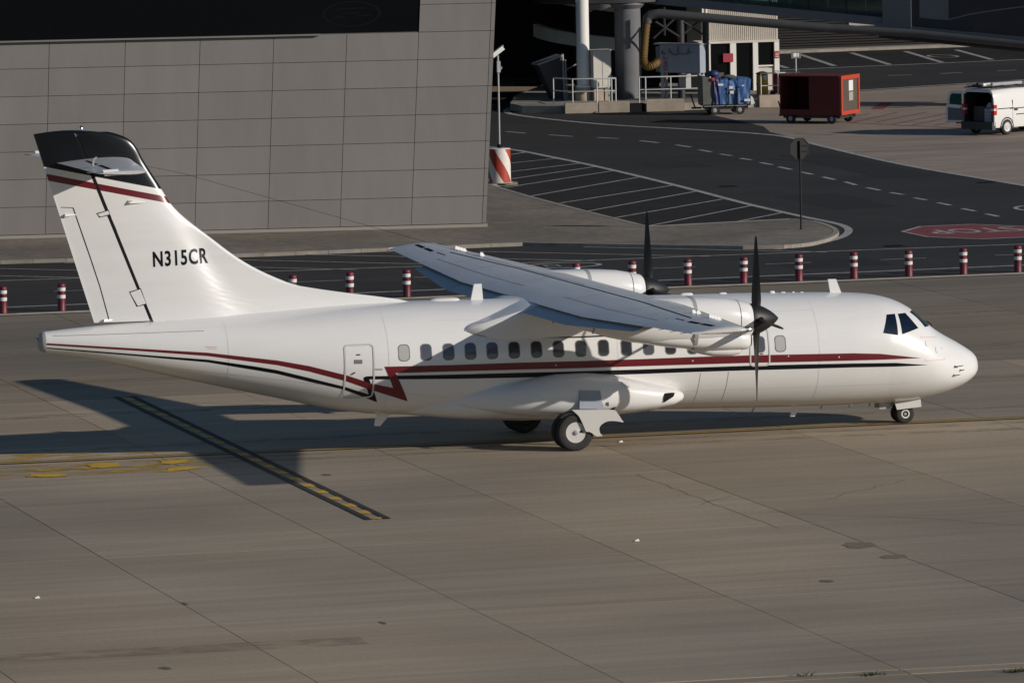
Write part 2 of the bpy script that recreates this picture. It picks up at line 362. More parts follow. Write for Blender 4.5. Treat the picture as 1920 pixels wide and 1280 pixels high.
crack([(-10.17,-14.7),(-9.71,-15.41),(-8.78,-16.14),(-7.48,-17.42),(-6.15,-19.2)], .014); crack([(-11.96,-7.51),(-10.76,-7.42)], .016)
crack([(-3.2,-14.5),(-3.9,-16),(-4.6,-17.2)], .014); crack([(-5.2,-24.5),(-7.2,-25.5)], .018)
for (x, y, a, b) in ((-17.05,-4.33,.11,.20),(-12.64,-25.53,.14,.16),(-27.2,-31.56,.10,.2),(-24.9,-23.5,.05,.2),(-22.1,-27.6,.06,.2)):
    obj('oil_spot', flat(MB(), [(x+a*math.cos(t)*random.uniform(.8,1.2), y+b*math.sin(t)*random.uniform(.8,1.2)) for t in [k*math.pi/7 for k in range(14)]], Zm), OIL, apron)
for k, (x, y) in enumerate(((-14.18,-18.23),(-27.36,-21.58),(-9.15,-1.05))):
    q = MB(); s = .036
    q.hexa([(x-s*1.6,y-s,.004),(x+s*1.5,y-s*.7,.004),(x+s*1.2,y+s,.004),(x-s,y+s*.8,.004),(x-s,y-s*.6,.03),(x+s*.7,y-s*.4,.05),(x+s*.6,y+s*.6,.04),(x-s*.5,y+s*.4,.02)])
    obj('paper_scrap', q, PAPER, None, label=['crumpled white scrap lying on the open apron slabs, lower centre', 'small white scrap on the apron at lower left', 'white scrap on the concrete beside the main wheel'][k], category='litter', group='scraps on the apron')
def tuft(x, y, n, h):
    mb = MB()
    for k in range(n):
        a = random.uniform(0, 6.28); r = random.uniform(0, .12); t = random.uniform(.05, .16); bx, by = x+r*math.cos(a)*2, y+r*math.sin(a)
        hh = h*random.uniform(.5, 1); d = a+random.uniform(-1, 1); w2 = .012
        mb.add([(bx-w2*math.sin(d), by+w2*math.cos(d), 0), (bx+w2*math.sin(d), by-w2*math.cos(d), 0), (bx+t*math.cos(d), by+t*math.sin(d), hh)], [(0,1,2)])
    return mb
for k, (x, y, n) in enumerate(((-15.88,-37.38,40),(-13.51,-38.0,55),(-16.99,-36.97,18))):
    o = obj('weed_tuft', tuft(x, y, n, .09), GRASS); o['label'] = ['small green weed in the slab joint at lower right','weed tuft in the joint nearest the lower right corner','thin weed sprig left of the other joint weeds'][k]; o['kind'] = 'stuff'

# ------------------------------------------------------------------ service road and markings
road = ST(obj('service_road', flat(MB(), [(-80,edge_y(-80)+.05),(110,edge_y(110)+.05),(110,230),(-80,230)], -.004), ASPH))
obj('apron_edge_channel', stroke(MB(), [(-60,edge_y(-60)),(60,edge_y(60))], .22, .002), JOINT, road)
obj('apron_edge_kerb', MB().hexa([(-60,edge_y(-60)+.12,-.02),(60,edge_y(60)+.12,-.02),(60,edge_y(60)+.27,-.02),(-60,edge_y(-60)+.27,-.02),(-60,edge_y(-60)+.12,.035),(60,edge_y(60)+.12,.035),(60,edge_y(60)+.27,.035),(-60,edge_y(-60)+.27,.035)]), KERB, road)
def ln(name, pts, wid, m=WHITEP, z=.004): return obj(name, stroke(MB(), pts, wid, z), m, road)
ln('edge_line', [(-60,41.2),(-15.2,39.75),(-5.89,39.35),(5.81,39.0),(16,38.7),(60,37.2)], .22)
for k in range(-5, 9):
    x = -12.6 + 3.63*k + 3.63; yy = 44.2 - (x+12.6)*.062
    ln('lane_dash', [(x, yy), (x+1.45, yy-.09)], .11)
ln('far_edge_line', [(-60,52.6),(-13.3,48.55),(-5,47.75),(2.98,46.85),(8.3,46.6),(18.69,45.85),(60,43)], .16)
for k in range(9):
    x5 = -19.5 + 3.42*k; top = 53.9 if x5 < 2 else 51.6
    yb = 47.6 - (x5+13)*.075
    ln('hatch_line', [(x5 + (50-top)*1.11, top), (x5 + (50-yb)*1.11, yb)], .13, z=.006)
def ring(cxx, cyy, a, b, wdt, n=40, rot=0):
    mb = MB(); vs = []
    for k in range(n):
        t = 2*math.pi*k/n
        for q in (0, 1):
            x, y = (a-wdt*q)*math.cos(t), (b-wdt*1.2*q)*math.sin(t); vs.append((cxx+x*math.cos(rot)-y*math.sin(rot), cyy+x*math.sin(rot)+y*math.cos(rot), .006))
    mb.add(vs, [(2*k, 2*k+1, (2*k+3) % (2*n), (2*k+2) % (2*n)) for k in range(n)]); return mb
obj('speed_roundel', ring(3.5, 45.4, 1.25, .95, .15), WHITEP, road)
obj('speed_roundel', ring(24.7, 58.9, 1.25, 1.6, .16), WHITEP, road)
obj('roundel_stroke', stroke(MB(), [(3.0,45.2),(3.0,45.7),(3.4,45.7),(3.4,45.2),(3.0,45.2)], .1, .006), WHITEP, road)
# side road: edge lines and dashes
edge = smoothline([(11.2,47.75),(11.59,48.05),(13.0,49.1),(14.56,51.2),(15.65,53.61),(16.15,55.76),(16.22,57.94),(16.18,60.0),(16.31,65.98),(16.69,73.01),(17.0,80.23),(17.17,87.37),(17.14,92),(16.97,96.9),(15.6,102),(12.5,108)], 5)
ln('side_edge_line', edge, .26)
right = smoothline([(27.6,40),(27.5,55),(27.53,68.9),(27.37,80.5),(28.1,92),(28.61,97.5),(28.19,100.5),(26.82,104.2),(24.58,109.5),(23.3,116.8),(23.82,120.6),(25.76,124.9)], 5)
ln('side_edge_line', right, .28)
for a, b in (((19.85,107.1),(20.23,105.72)),((20.79,104.24),(21.31,102.8)),((21.99,101.63),(22.54,100.55)),((22.9,98.88),(23.16,97.28)),((23.38,95.72),(23.48,94.25)),((23.3,92.63),(23.32,91.24)),((23.25,89.93),(23.35,88.86)),((23.19,87.29),(23.26,86.26)),((23.12,84.72),(23.14,83.41)),((22.99,82.23),(22.94,80.68)),((22.85,79.3),(22.8,77.9)),((22.72,76.5),(22.66,75.04)),((22.63,73.86),(22.46,72.2)),((22.38,70.8),(22.35,69.38)),((22.34,68.25),(22.38,67.11)),((22.22,65.54),(22.26,64.42)),((22.18,63.1),(22.16,61.78)),((22.02,60.27),(21.99,58.98)),((21.92,57.73),(21.88,56.47))):
    ln('lane_dash', [a, b], .19)
# painted stop octagon, letters face traffic coming towards the camera
def octo(cxx, cyy, hx, hy, z, c=.42):
    return flat(MB(), [(cxx+x*hx, cyy+y*hy) for x, y in ((-1,c),(-c,1),(c,1),(1,c),(1,-c),(c,-1),(-c,-1),(-1,-c))], z)
obj('stop_marking_border', octo(19.1,51.1,2.15,2.9,.004), WHITEP, road)
stopm = obj('stop_marking', octo(19.1,51.1,2.02,2.72,.008), REDP2, road)
tm = Matrix.Translation((20.72, 52.25, .012)) @ Matrix.Rotation(math.pi, 4, 'Z') @ Matrix.Diagonal((1,1.55,1,1))
text_mesh('stop_letters', 'STOP', 1.5, WHITEP, stopm, tm, bold=.018, extrude=0, sx=.86)
# angled parking bays beside the side road
park = ST(obj('parking_strip', flat(MB(), [(10.0,57.5),(15.3,57.9),(16.0,60),(16.15,66),(16.5,73),(16.85,80.2),(17.0,87.4),(17.0,92),(16.8,96.9),(10.9,98),(10.7,78)], .001), ASPH2))
for a, b in (((16.17,93.96),(17.1,94.95)),((14.84,89.44),(17.15,91.0)),((13.56,85.09),(17.2,88.0)),((11.08,77.48),(17.1,83.6)),((12.2,81.2),(17.15,86)),((10.73,73.1),(16.95,80.0)),((10.73,69.5),(16.7,75.4)),((10.52,65.59),(16.5,72.2)),((10.4,62.29),(16.2,68.3)),((10.41,58.5),(16.2,65.1)),((12.6,57.7),(16.1,61.6))):
    obj('bay_line', stroke(MB(), [a, b], .13, .006), WHITEP, park)
# far concrete stand, far road markings
far = ST(obj('far_stand', flat(MB(), [(27.65,40),(27.6,68.9),(27.5,80.5),(28.2,92),(28.75,97.5),(29.0,101),(29.9,104.5),(30.2,109),(30.4,113),(33,119),(37.7,123.6),(50.4,128.3),(110,150),(110,40)], .0), CONC2))
for i in range(7):
    o = obj('slab_joint', stroke(MB(), [(27.9+.0*i, 70+6.0*i), (75, 68+6.0*i)], .03, .004), JOINT, far)
ln('far_edge_line', [(36,123.5),(37.7,124.1),(50.4,128.7),(80,140)], .3, z=.005)
ln('far_edge_line', [(40,141.5),(44.62,142.8),(56.15,144.2),(80,147)], .28)
for a, b in (((46.33,135.44),(47.45,135.3)),((48.9,135.5),(50.03,135.7)),((51.81,135.9),(52.85,136.1)),((43.5,134.9),(44.7,135.1))): ln('lane_dash', [a, b], .2)
fp = ST(obj('far_parking', flat(MB(), [(43,143.2),(60,144.9),(62,156.4),(44,156.4)], .0), ASPH2))
for a, b in (((48.82,155.2),(46.88,144.4)),((51.38,154.8),(49.46,143.9)),((54.06,154.5),(52.16,144.1)),((56.6,154.2),(55.0,145.0)),((46.2,155.5),(44.4,144))): obj('bay_line', stroke(MB(), [a, b], .28, .006), WHITEP, fp)
obj('bay_symbol', ring(54.1, 149.3, .7, 1.3, .16), WHITEP, fp)
ST(obj('far_kerb', MB().hexa([(40,155.9,0),(70,157.0,0),(70,158.2,0),(40,157.2,0),(40,155.9,.14),(70,157.0,.14),(70,158.2,.14),(40,157.2,.14)]), KERB))
# red no-parking hatch on the far stand
obj('red_border', stroke(MB(), [(33.6,104.9),(34.97,101.9),(36.4,98.9),(38,97)], .16, .006), REDP, far)
obj('red_border', stroke(MB(), [(39.5,116.6),(42.3,116.0),(46,115)], .22, .006), REDP, far)
obj('red_border', stroke(MB(), [(37.6,112.4),(39.6,116.7)], .55, .008), REDP, far)
for a, b in (((35.04,108.16),(36.4,109.9)),((33.86,104.83),(37.6,109.9)),((34.63,104.33),(38.7,109.4)),((34.8,102.76),(39.2,108.2)),((35.42,102.0),(39.6,107.2)),((36.08,101.22),(40.2,106.4)),((36.7,100.4),(41,106)),((38.2,112.7),(41.8,113.6))):
    obj('red_hatch_line', stroke(MB(), [a, b], .12, .006), REDP, far)
PATCH = mat('tarmac_repair', (.030, .029, .028), .92, var=.15, scale=2, world=True, spec=.2)
for P in ([(-2,40.2),(3.5,40.0),(3.4,41.6),(-2.1,41.8)], [(9.5,41.0),(12.6,40.8),(12.7,43.6),(9.6,43.8)], [(18.2,62),(20.4,62.1),(20.6,69),(18.3,69)], [(24.5,75),(26.6,75),(26.9,88),(24.9,88)], [(19,84),(21,84),(21.1,87),(19.1,87)]):
    obj('tarmac_patch', flat(MB(), P, .0), PATCH, road)
for (x, y) in ((14.9,47.2),(18.3,74.0),(26.9,71.0)): obj('road_drain', MB().box((x-.3,y-.25,-.01),(x+.3,y+.25,.003)), DARK, road)
obj('tyre_mark', stroke(MB(), [(24.2,86.6),(25.3,82.6)], .12, .005), BLKP, road); obj('tyre_mark', stroke(MB(), [(25.2,85.0),(26.0,82.2)], .10, .005), BLKP, road); obj('tyre_mark', stroke(MB(), [(29.5,99.5),(30.6,98.0)], .10, .005), BLKP, far)

# ------------------------------------------------------------------ raised pavement with kerb stones
PV = .10
pav_front = [(-40,59.6),(-25,56.7),(-12.05,54.53),(-3.94,53.2),(4.51,53.02),(5.35,52.32),(10.3,48.35),(11.52,47.96)]
tip = smoothline([(11.52,47.96),(12.53,48.45),(13.72,49.96),(14.8,52.18),(15.32,54.3),(15.51,56.42),(15.1,57.9)], 3)
pav_back = [(10.03,57.31),(10.14,64.35),(10.35,71.82),(10.7,78.0),(11.9,78.6),(11.9,80.5),(8,84),(4,84),(4,66),(-40,74)]
outline = pav_front + tip[1:] + pav_back
mb = MB(); n = len(outline); mb.add([(p[0],p[1],PV) for p in outline] + [(p[0],p[1],-.02) for p in outline], [tuple(range(n))] + [(i, (i+1) % n, n+(i+1) % n, n+i) for i in range(n)])
pave = ST(obj('pavement', mb, PAVE))
line = dense(pav_front + tip[1:] + [(10.03,57.31),(10.14,64.35),(10.35,71.82),(10.7,78.0)], 1.0)
def inward(i):
    a, b = Vector(line[max(i-1,0)]), Vector(line[min(i+1,len(line)-1)]); d = (b-a).normalized(); return Vector((-d.y, d.x))
for i in range(len(line)-1):
    a, b = Vector(line[i]), Vector(line[i+1]); na, nb = inward(i), inward(i+1); e = (b-a).normalized()*.006
    q = [a - na*.02 + e, b - nb*.02 - e, b + nb*.16 - e, a + na*.16 + e]
    obj('kerb_stone', MB().hexa([(p.x,p.y,-.03) for p in q] + [(p.x,p.y,PV+.008) for p in q]), KERB, pave)
# ------------------------------------------------------------------ aircraft
def pchip(xs, ys):
    xs = np.array(xs, float); ys = np.array(ys, float); h = np.diff(xs); d = np.diff(ys)/h; m = np.zeros(len(xs))
    for i in range(1, len(xs)-1):
        if d[i-1]*d[i] > 0:
            w1 = 2*h[i]+h[i-1]; w2 = h[i]+2*h[i-1]; m[i] = (w1+w2)/(w1/d[i-1]+w2/d[i])
    m[0] = d[0]; m[-1] = d[-1]
    def f(x):
        x = min(max(x, xs[0]), xs[-1]); i = min(max(int(np.searchsorted(xs, x))-1, 0), len(xs)-2); t = (x-xs[i])/h[i]
        return float((1+2*t)*(1-t)**2*ys[i]+t*(1-t)**2*h[i]*m[i]+t*t*(3-2*t)*ys[i+1]+t*t*(t-1)*h[i]*m[i+1])
    return f
FS = [(0,1.30,1.30,0.0),(-.03,1.46,1.15,.20),(-.1,1.57,1.05,.34),(-.2,1.65,.97,.48),(-.53,1.86,.80,.75),(-.95,2.10,.67,.98),(-1.17,2.25,.62,1.07),(-1.43,2.48,.57,1.16),(-1.79,2.77,.525,1.25),(-2.25,2.98,.505,1.335),(-2.78,3.09,.50,1.39),(-3.58,3.15,.505,1.425),(-5.69,3.22,.555,1.4325),(-7.65,3.26,.61,1.4325),(-12.3,3.36,.745,1.4325),(-13.95,3.385,.79,1.42),(-14.77,3.385,.84,1.395),(-15.4,3.375,.93,1.345),(-17.27,3.29,1.36,1.12),(-19.8,3.21,1.99,.74),(-21.6,3.13,2.45,.42),(-22.45,3.07,2.6,.235)][::-1]
ftop = pchip([s[0] for s in FS], [s[1] for s in FS]); fbot = pchip([s[0] for s in FS], [s[2] for s in FS]); fhw = pchip([s[0] for s in FS], [s[3] for s in FS])
EX = 2.12
def fzc(x):
    t, b = ftop(x), fbot(x); k = min(max((x+2.6)/2.6, 0), 1); return .5*(t+b)*(1-k) + (.35*t+.65*b)*k
def fwid(x, z):
    c = fzc(x); a = (ftop(x)-c) if z > c else (c-fbot(x)); q = min(abs(z-c)/max(a, 1e-6), 1)
    return fhw(x)*(1-q**EX)**(1/EX)
def fsurfx(y, z):           # forward surface x for a point on the nose
    lo, hi = -3.2, -0.02
    for _ in range(40):
        mid = .5*(lo+hi)
        inside = fbot(mid) < z < ftop(mid) and fwid(mid, z) > abs(y)
        lo, hi = (mid, hi) if inside else (lo, mid)
    return lo
def fring(x, n=112, sc=1.0):
    c, t, b, h = fzc(x), ftop(x), fbot(x), fhw(x); out = []
    for k in range(n):
        a = 2*math.pi*k/n; s, co = math.sin(a), math.cos(a)
        y = h*math.copysign(abs(s)**(2/EX), s); zz = c + ((t-c) if co > 0 else (c-b))*math.copysign(abs(co)**(2/EX), co)
        out.append((x, y*sc, c+(zz-c)*sc))
    return out
plane = empty('passenger_aircraft', (0,0,0), label='white twin-propeller airliner with maroon and black stripes and T-tail, taxiing', category='airliner')
xs = [-.004,-.015,-.03,-.06,-.1,-.15,-.2,-.28,-.38] + [-.45-.05*k for k in range(71)] + [-4-.35*k for k in range(28)] + [-13.8-.3*k for k in range(29)] + [-22.45]
xs = sorted(set(xs), reverse=True)
mb = MB().loft([fring(x) for x in xs], True)
fus = obj('fuselage', mb, [WHITE, DARK], plane, smooth=40)
# hollow cockpit with real window openings
def cutter(mb):
    o = obj('cut', mb, [DARK]); return o
def boolean(target, cut):
    md = target.modifiers.new('b', 'BOOLEAN'); md.operation = 'DIFFERENCE'; md.object = cut; md.solver = 'EXACT'
    dg = bpy.context.evaluated_depsgraph_get(); dg.update()
    me = bpy.data.meshes.new_from_object(target.evaluated_get(dg)); target.modifiers.clear(); old = target.data; target.data = me; bpy.data.meshes.remove(old)
    cm = cut.data; bpy.data.objects.remove(cut); bpy.data.meshes.remove(cm)
for me_ in (fus.data,):
    pass
cav = MB().loft([fring(x, 48, .955) for x in [-1.35-.1*k for k in range(20)]], True)
boolean(fus, cutter(cav))
side_win = [[(-2.60,2.672),(-2.36,2.674),(-2.405,2.20),(-2.79,2.27)], [(-2.285,2.668),(-2.05,2.670),(-1.80,2.318),(-2.295,2.212)]]
def cut_side(poly, s):
    cut = MB().prism(poly, s*.45, s*1.7, 'y'); boolean(fus, cutter(cut))
fw = [(-.66,2.672),(-.04,2.72),(-.04,2.315),(-.84,2.315)]
for poly in side_win: cut_side(poly, -1); cut_side(poly, 1)
for s in (1, -1):
    boolean(fus, cutter(MB().prism([(p[0]*s, p[1]) for p in fw], -2.15, -.9, 'x')))
fus.data.materials.clear(); fus.data.materials.append(WHITE); fus.data.materials.append(DARK)
fus.data.shade_smooth(); fus.data.set_sharp_from_angle(angle=math.radians(32))

def fpatch(name, quads, material, parent, off=.004, nu=12, nv=8, s=-1):
    mb = MB()
    for q in quads:
        vs = []
        for i in range(nu+1):
            for j in range(nv+1):
                u, v = i/nu, j/nv
                x = (q[0][0]*(1-u)+q[1][0]*u)*(1-v) + (q[3][0]*(1-u)+q[2][0]*u)*v
                z = (q[0][1]*(1-u)+q[1][1]*u)*(1-v) + (q[3][1]*(1-u)+q[2][1]*u)*v
                vs.append((x, s*(fwid(x, z)+off), z))
        mb.add(vs, [(i*(nv+1)+j, (i+1)*(nv+1)+j, (i+1)*(nv+1)+j+1, i*(nv+1)+j+1) for i in range(nu) for j in range(nv)])
    return obj(name, mb, material, parent, smooth=40)
def stripquads(t, b): return [(t[i], t[i+1], b[i+1], b[i]) for i in range(len(t)-1)]
red_t = [(-14.783,2.049),(-13.24,2.017),(-11.845,2.002),(-10.313,1.969),(-8.772,1.947),(-7.481,1.937),(-6.184,1.914),(-4.88,1.88),(-3.568,1.844),(-2.9,1.798),(-2.357,1.719),(-1.849,1.637)]
red_b = [(-14.596,1.893),(-13.24,1.869),(-11.845,1.842),(-10.312,1.807),(-8.771,1.785),(-7.482,1.763),(-6.184,1.74),(-4.879,1.704),(-3.568,1.675),(-2.9,1.66),(-2.358,1.65),(-1.849,1.637)]
blk_t = [(-15.237,1.845),(-13.238,1.795),(-11.842,1.767),(-10.31,1.732),(-8.769,1.705),(-7.479,1.688),(-6.181,1.671),(-4.878,1.641),(-3.565,1.605),(-2.493,1.563),(-1.651,1.461)]
blk_b = [(-15.232,1.769),(-13.233,1.694),(-11.836,1.653),(-10.303,1.622),(-8.763,1.598),(-7.473,1.586),(-6.177,1.563),(-4.873,1.534),(-3.56,1.51),(-2.488,1.474),(-1.651,1.461)]
redL_t = [(-22.44,2.83),(-20.469,2.655),(-18.86,2.508),(-17.302,2.28),(-16.578,2.127),(-15.701,1.874),(-15.139,1.665),(-14.636,1.542)]
redL_b = [(-22.44,2.79),(-20.469,2.606),(-18.861,2.435),(-17.301,2.176),(-16.576,2.004),(-15.693,1.736),(-15.086,1.496),(-14.241,1.196)]
blkL_t = [(-22.44,2.73),(-20.467,2.52),(-18.86,2.349),(-17.78,2.155),(-17.297,2.055),(-16.565,1.848),(-15.764,1.616),(-15.162,1.40)]
blkL_b = [(-22.44,2.706),(-20.464,2.481),(-18.859,2.287),(-17.774,2.068),(-17.293,1.968),(-16.558,1.760),(-15.756,1.545),(-14.942,1.198)]
for s in (-1, 1):
    fpatch('stripe', stripquads(red_t, red_b) + [((-14.858,2.052),(-14.783,2.049),(-14.596,1.893),(-14.79,1.90)), ((-14.80,1.92),(-14.605,1.893),(-14.241,1.196),(-14.636,1.542))] + stripquads(redL_t, redL_b), RED, fus, off=.008, s=s)
    fpatch('stripe', stripquads(blk_t, blk_b) + [((-15.30,1.838),(-15.237,1.845),(-15.205,1.765),(-15.345,1.80)), ((-15.345,1.80),(-15.205,1.768),(-14.942,1.198),(-15.17,1.38))] + stripquads(blkL_t, blkL_b), BLACK, fus, off=.004, s=s)

def rrect(w, h, r, n=5):
    out = []
    for cxx, cyy, a0 in ((w/2-r, h/2-r, 0), (-w/2+r, h/2-r, 90), (-w/2+r, -h/2+r, 180), (w/2-r, -h/2+r, 270)):
        for k in range(n+1):
            a = math.radians(a0+90*k/n); out.append((cxx+r*math.cos(a), cyy+r*math.sin(a)))
    return out
def fdisc(name, cxx, czz, poly, material, parent, off, s, slope=-.02, rings=3):
    mb = MB(); n = len(poly); vs = []
    for j in range(rings, 0, -1):
        for p in poly:
            x = cxx+p[0]*j/rings; z = czz+p[1]*j/rings+slope*p[0]*0; vs.append((x, s*(fwid(x, z)+off), z))
    vs.append((cxx, s*(fwid(cxx, czz)+off), czz)); fs = []
    for j in range(rings-1): fs += [(j*n+k, j*n+(k+1) % n, (j+1)*n+(k+1) % n, (j+1)*n+k) for k in range(n)]
    fs += [((rings-1)*n+k, (rings-1)*n+(k+1) % n, len(vs)-1) for k in range(n)]
    mb.add(vs, fs); return obj(name, mb, material, parent, smooth=40)
def fring_strip(name, cxx, czz, po, pi, material, parent, off, s):
    mb = MB(); n = len(po); vs = []
    for p in po + pi:
        x, z = cxx+p[0], czz+p[1]; vs.append((x, s*(fwid(x, z)+off), z))
    mb.add(vs, [(k, (k+1) % n, n+(k+1) % n, n+k) for k in range(n)]); return obj(name, mb, material, parent, smooth=40)
wins = [(-14.392,2.345,WINW),(-13.872,2.335,WINC),(-13.343,2.322,WINC),(-12.823,2.312,WINC),(-12.305,2.300,WINC),(-11.781,2.290,WINB),(-11.25,2.279,WINB),(-10.723,2.267,WINB),(-10.187,2.253,WINB),(-9.64,2.243,WINB),(-9.09,2.231,WINB),(-8.554,2.219,WINC),(-8.025,2.207,WINB),(-7.49,2.19,WINB),(-6.95,2.178,WINB),(-5.86,2.150,WINC),(-5.351,2.147,WINW)]
for s in (-1, 1):
    for i, (x, z, m) in enumerate(wins):
        p = rrect(.235, .345, .085); po = rrect(.275, .385, .10)
        wnd = fring_strip('cabin_window', x, z, po, p, BLINE, plane, .005, s)
        pane = fdisc('pane', x, z, p, m, wnd, .003, s)
        if s == -1 and m is WINW: wnd['label'] = 'cabin window with its pale blind pulled down'
def door(cx_, cz_, w, h, r, bw, s, cut_m, name='door', z_off=.012):
    po, pi = rrect(w, h, r, 8), rrect(w-bw*2, h-bw*2, max(r-bw, .02), 8)
    # refine straight runs so that the outline follows the curved skin
    def ref(P):
        out = []
        for i in range(len(P)):
            a, b = P[i], P[(i+1) % len(P)]; k = max(1, int(math.dist(a, b)/.08)) if math.dist(a, b) > .1 else 1
            k = 10 if math.dist(a, b) > .1 else 1
            out += [(a[0]+(b[0]-a[0])*j/k, a[1]+(b[1]-a[1])*j/k) for j in range(k)]
        return out
    return fring_strip(name, cx_, cz_, ref(po), ref(pi), cut_m, plane, z_off, s)
for s in (-1, 1):
    dr = door(-15.43, 1.955, .70, 1.27, .11, .038, s, LGREY, 'service_door_frame'); dr['label'] = 'grey rounded outline of the rear service door'
    dh = fpatch('door_handle', [((-15.64,1.90),(-15.55,1.955),(-15.52,1.945),(-15.61,1.885))], BLACK, dr, off=.014, nu=3, nv=1, s=s)
    fpatch('door_placard', [((-15.55,2.235),(-15.37,2.23),(-15.37,2.14),(-15.55,2.145))], BLINE, dr, off=.010, nu=3, nv=1, s=s)
    fpatch('exit_sign', [((-15.50,2.36),(-15.41,2.357),(-15.41,2.33),(-15.50,2.333))], RED, dr, off=.010, nu=3, nv=1, s=s)
    for k in range(2): fpatch('door_hinge', [((-15.10,1.99+.02*k),(-14.9,1.985+.02*k),(-14.9,1.978+.02*k),(-15.10,1.982+.02*k))], BLINE, dr, off=.012, nu=3, nv=1, s=s)
    de = door(-5.86, 2.09, .50, .89, .10, .034, s, LGREY, 'emergency_exit_frame')
    fpatch('exit_sign', [((-5.86,1.945),(-5.78,1.943),(-5.78,1.92),(-5.86,1.922))], RED, de, off=.010, nu=3, nv=1, s=s)
    fpatch('cut_notice', [((-18.92,2.655),(-18.65,2.635),(-18.65,2.62),(-18.92,2.64)), ((-18.88,2.615),(-18.66,2.60),(-18.66,2.585),(-18.88,2.60))], PINK, fus, off=.004, nu=3, nv=1, s=s)
    # nose access panel
    for q in ([(-1.80,2.12),(-1.27,2.075),(-1.27,2.063),(-1.80,2.108)], [(-1.72,1.566),(-1.16,1.562),(-1.16,1.55),(-1.72,1.554)], [(-1.81,2.12),(-1.795,2.12),(-1.705,1.556),(-1.72,1.556)], [(-1.28,2.07),(-1.265,2.07),(-1.15,1.556),(-1.165,1.556)]):
        fpatch('panel_outline', [tuple(q)], PINK, fus, off=.004, nu=8, nv=2, s=s)
    fdisc('nose_hatch', -1.60, 1.96, rrect(.16, .12, .05), WHITE, fus, .012, s); fdisc('nose_hatch', -1.36, 1.79, rrect(.09, .15, .04), WHITE, fus, .012, s)
    # seams of the skin
    for x in (-7.30, -6.62): fpatch('skin_seam', [((x-.006,1.55),(x+.006,1.55),(x-.02,.85),(x-.032,.85))], BLINE, fus, off=.003, nu=2, nv=8, s=s)
    fpatch('skin_seam', [((-22.3,2.99),(-18.9,2.995),(-18.9,2.985),(-22.3,2.98))], BLINE, fus, off=.003, nu=10, nv=1, s=s)
    fl = [(-12.629,2.93),(-12.79,2.89),(-12.84,2.83),(-12.764,2.74),(-12.555,2.66),(-12.2,2.605),(-11.802,2.58),(-11.0,2.545),(-10.274,2.52),(-9.4,2.52),(-8.6,2.55),(-7.9,2.64),(-7.55,2.76)]
    fl2 = smoothline(fl[3:], 4); qs = []
    for a, b in zip(fl2[:-1], fl2[1:]):
        d = Vector((b[0]-a[0], b[1]-a[1])).normalized(); nn = Vector((-d.y, d.x))*.011
        qs.append(((a[0]+nn.x,a[1]+nn.y),(b[0]+nn.x,b[1]+nn.y),(b[0]-nn.x,b[1]-nn.y),(a[0]-nn.x,a[1]-nn.y)))
    fpatch('fairing_seam', qs, DARK, fus, off=.03, nu=2, nv=1, s=s)
    # probes on the nose
    for (x, z, L_) in ((-.86,1.375,.17),(-.70,1.27,.06),(-.90,1.17,.12)):
        y = s*fwid(x, z); obj('pitot_probe', MB().tube([(x-.03,y,z),(x,y+s*.07,z-.01),(x+L_,y+s*.07,z+.01)], [.018,.014,.008], 6), BLACK, fus)
    for x in (-4.4, -9.3, -14.75, -18.4):
        fpatch('skin_seam', [((x-.005,ftop(x)-.10),(x+.005,ftop(x)-.10),(x+.005,fbot(x)+.12),(x-.005,fbot(x)+.12))], SEAM, fus, off=.003, nu=1, nv=40, s=s)
    fpatch('skin_seam', [((-4.4,2.86),(-13.6,3.02),(-13.6,3.012),(-4.4,2.852))], SEAM, fus, off=.003, nu=40, nv=1, s=s)
    fpatch('skin_seam', [((-2.0,1.05),(-7.6,1.13),(-7.6,1.122),(-2.0,1.042))], SEAM, fus, off=.003, nu=40, nv=1, s=s)
    fpatch('skin_seam', [((-13.3,1.25),(-19.9,2.22),(-19.9,2.212),(-13.3,1.242))], SEAM, fus, off=.003, nu=40, nv=1, s=s)
    # small lights on the stripe
    for (x, z) in ((-5.167,1.85),(-3.924,1.772),(-10.8,1.90),(-7.5,1.85)): fdisc('marker_light', x, z, rrect(.035,.035,.015), LGREY, fus, .014, s, rings=1)

# cockpit glazing
def pane_side(poly, s, material):
    cxx = sum(p[0] for p in poly)/4; czz = sum(p[1] for p in poly)/4
    P = [(cxx+(p[0]-cxx)*1.02, czz+(p[1]-czz)*1.02) for p in poly]
    return fpatch('cockpit_pane', [tuple(P)], material, fus, off=-.012, nu=6, nv=6, s=s)
for s in (-1, 1):
    pane_side(side_win[0], s, GLASSC); pane_side(side_win[1], s, GLASSC)
    mb = MB(); nu = 8; nv = 6; vs = []
    for i in range(nu+1):
        for j in range(nv+1):
            u, v = i/nu, j/nv; y = (fw[0][0]*(1-u)+fw[1][0]*u)*(1-v)+(fw[3][0]*(1-u)+fw[2][0]*u)*v; z = (fw[0][1]*(1-u)+fw[1][1]*u)*(1-v)+(fw[3][1]*(1-u)+fw[2][1]*u)*v
            vs.append((fsurfx(y, z)-.012, y*(-s) if s == 1 else y, z))
    mb.add(vs, [(i*(nv+1)+j, (i+1)*(nv+1)+j, (i+1)*(nv+1)+j+1, i*(nv+1)+j+1) for i in range(nu) for j in range(nv)])
    obj('cockpit_pane', mb, GLASSC, fus, smooth=40)
    y0 = -.35*s; obj('windscreen_wiper', MB().tube([(fsurfx(y0,2.27)+.01,y0,2.27),(fsurfx(y0*.6,2.30)+.03,y0*.6,2.33),(fsurfx(y0*.2,2.34)+.02,y0*.2,2.37)], .014, 6), BLACK, fus)
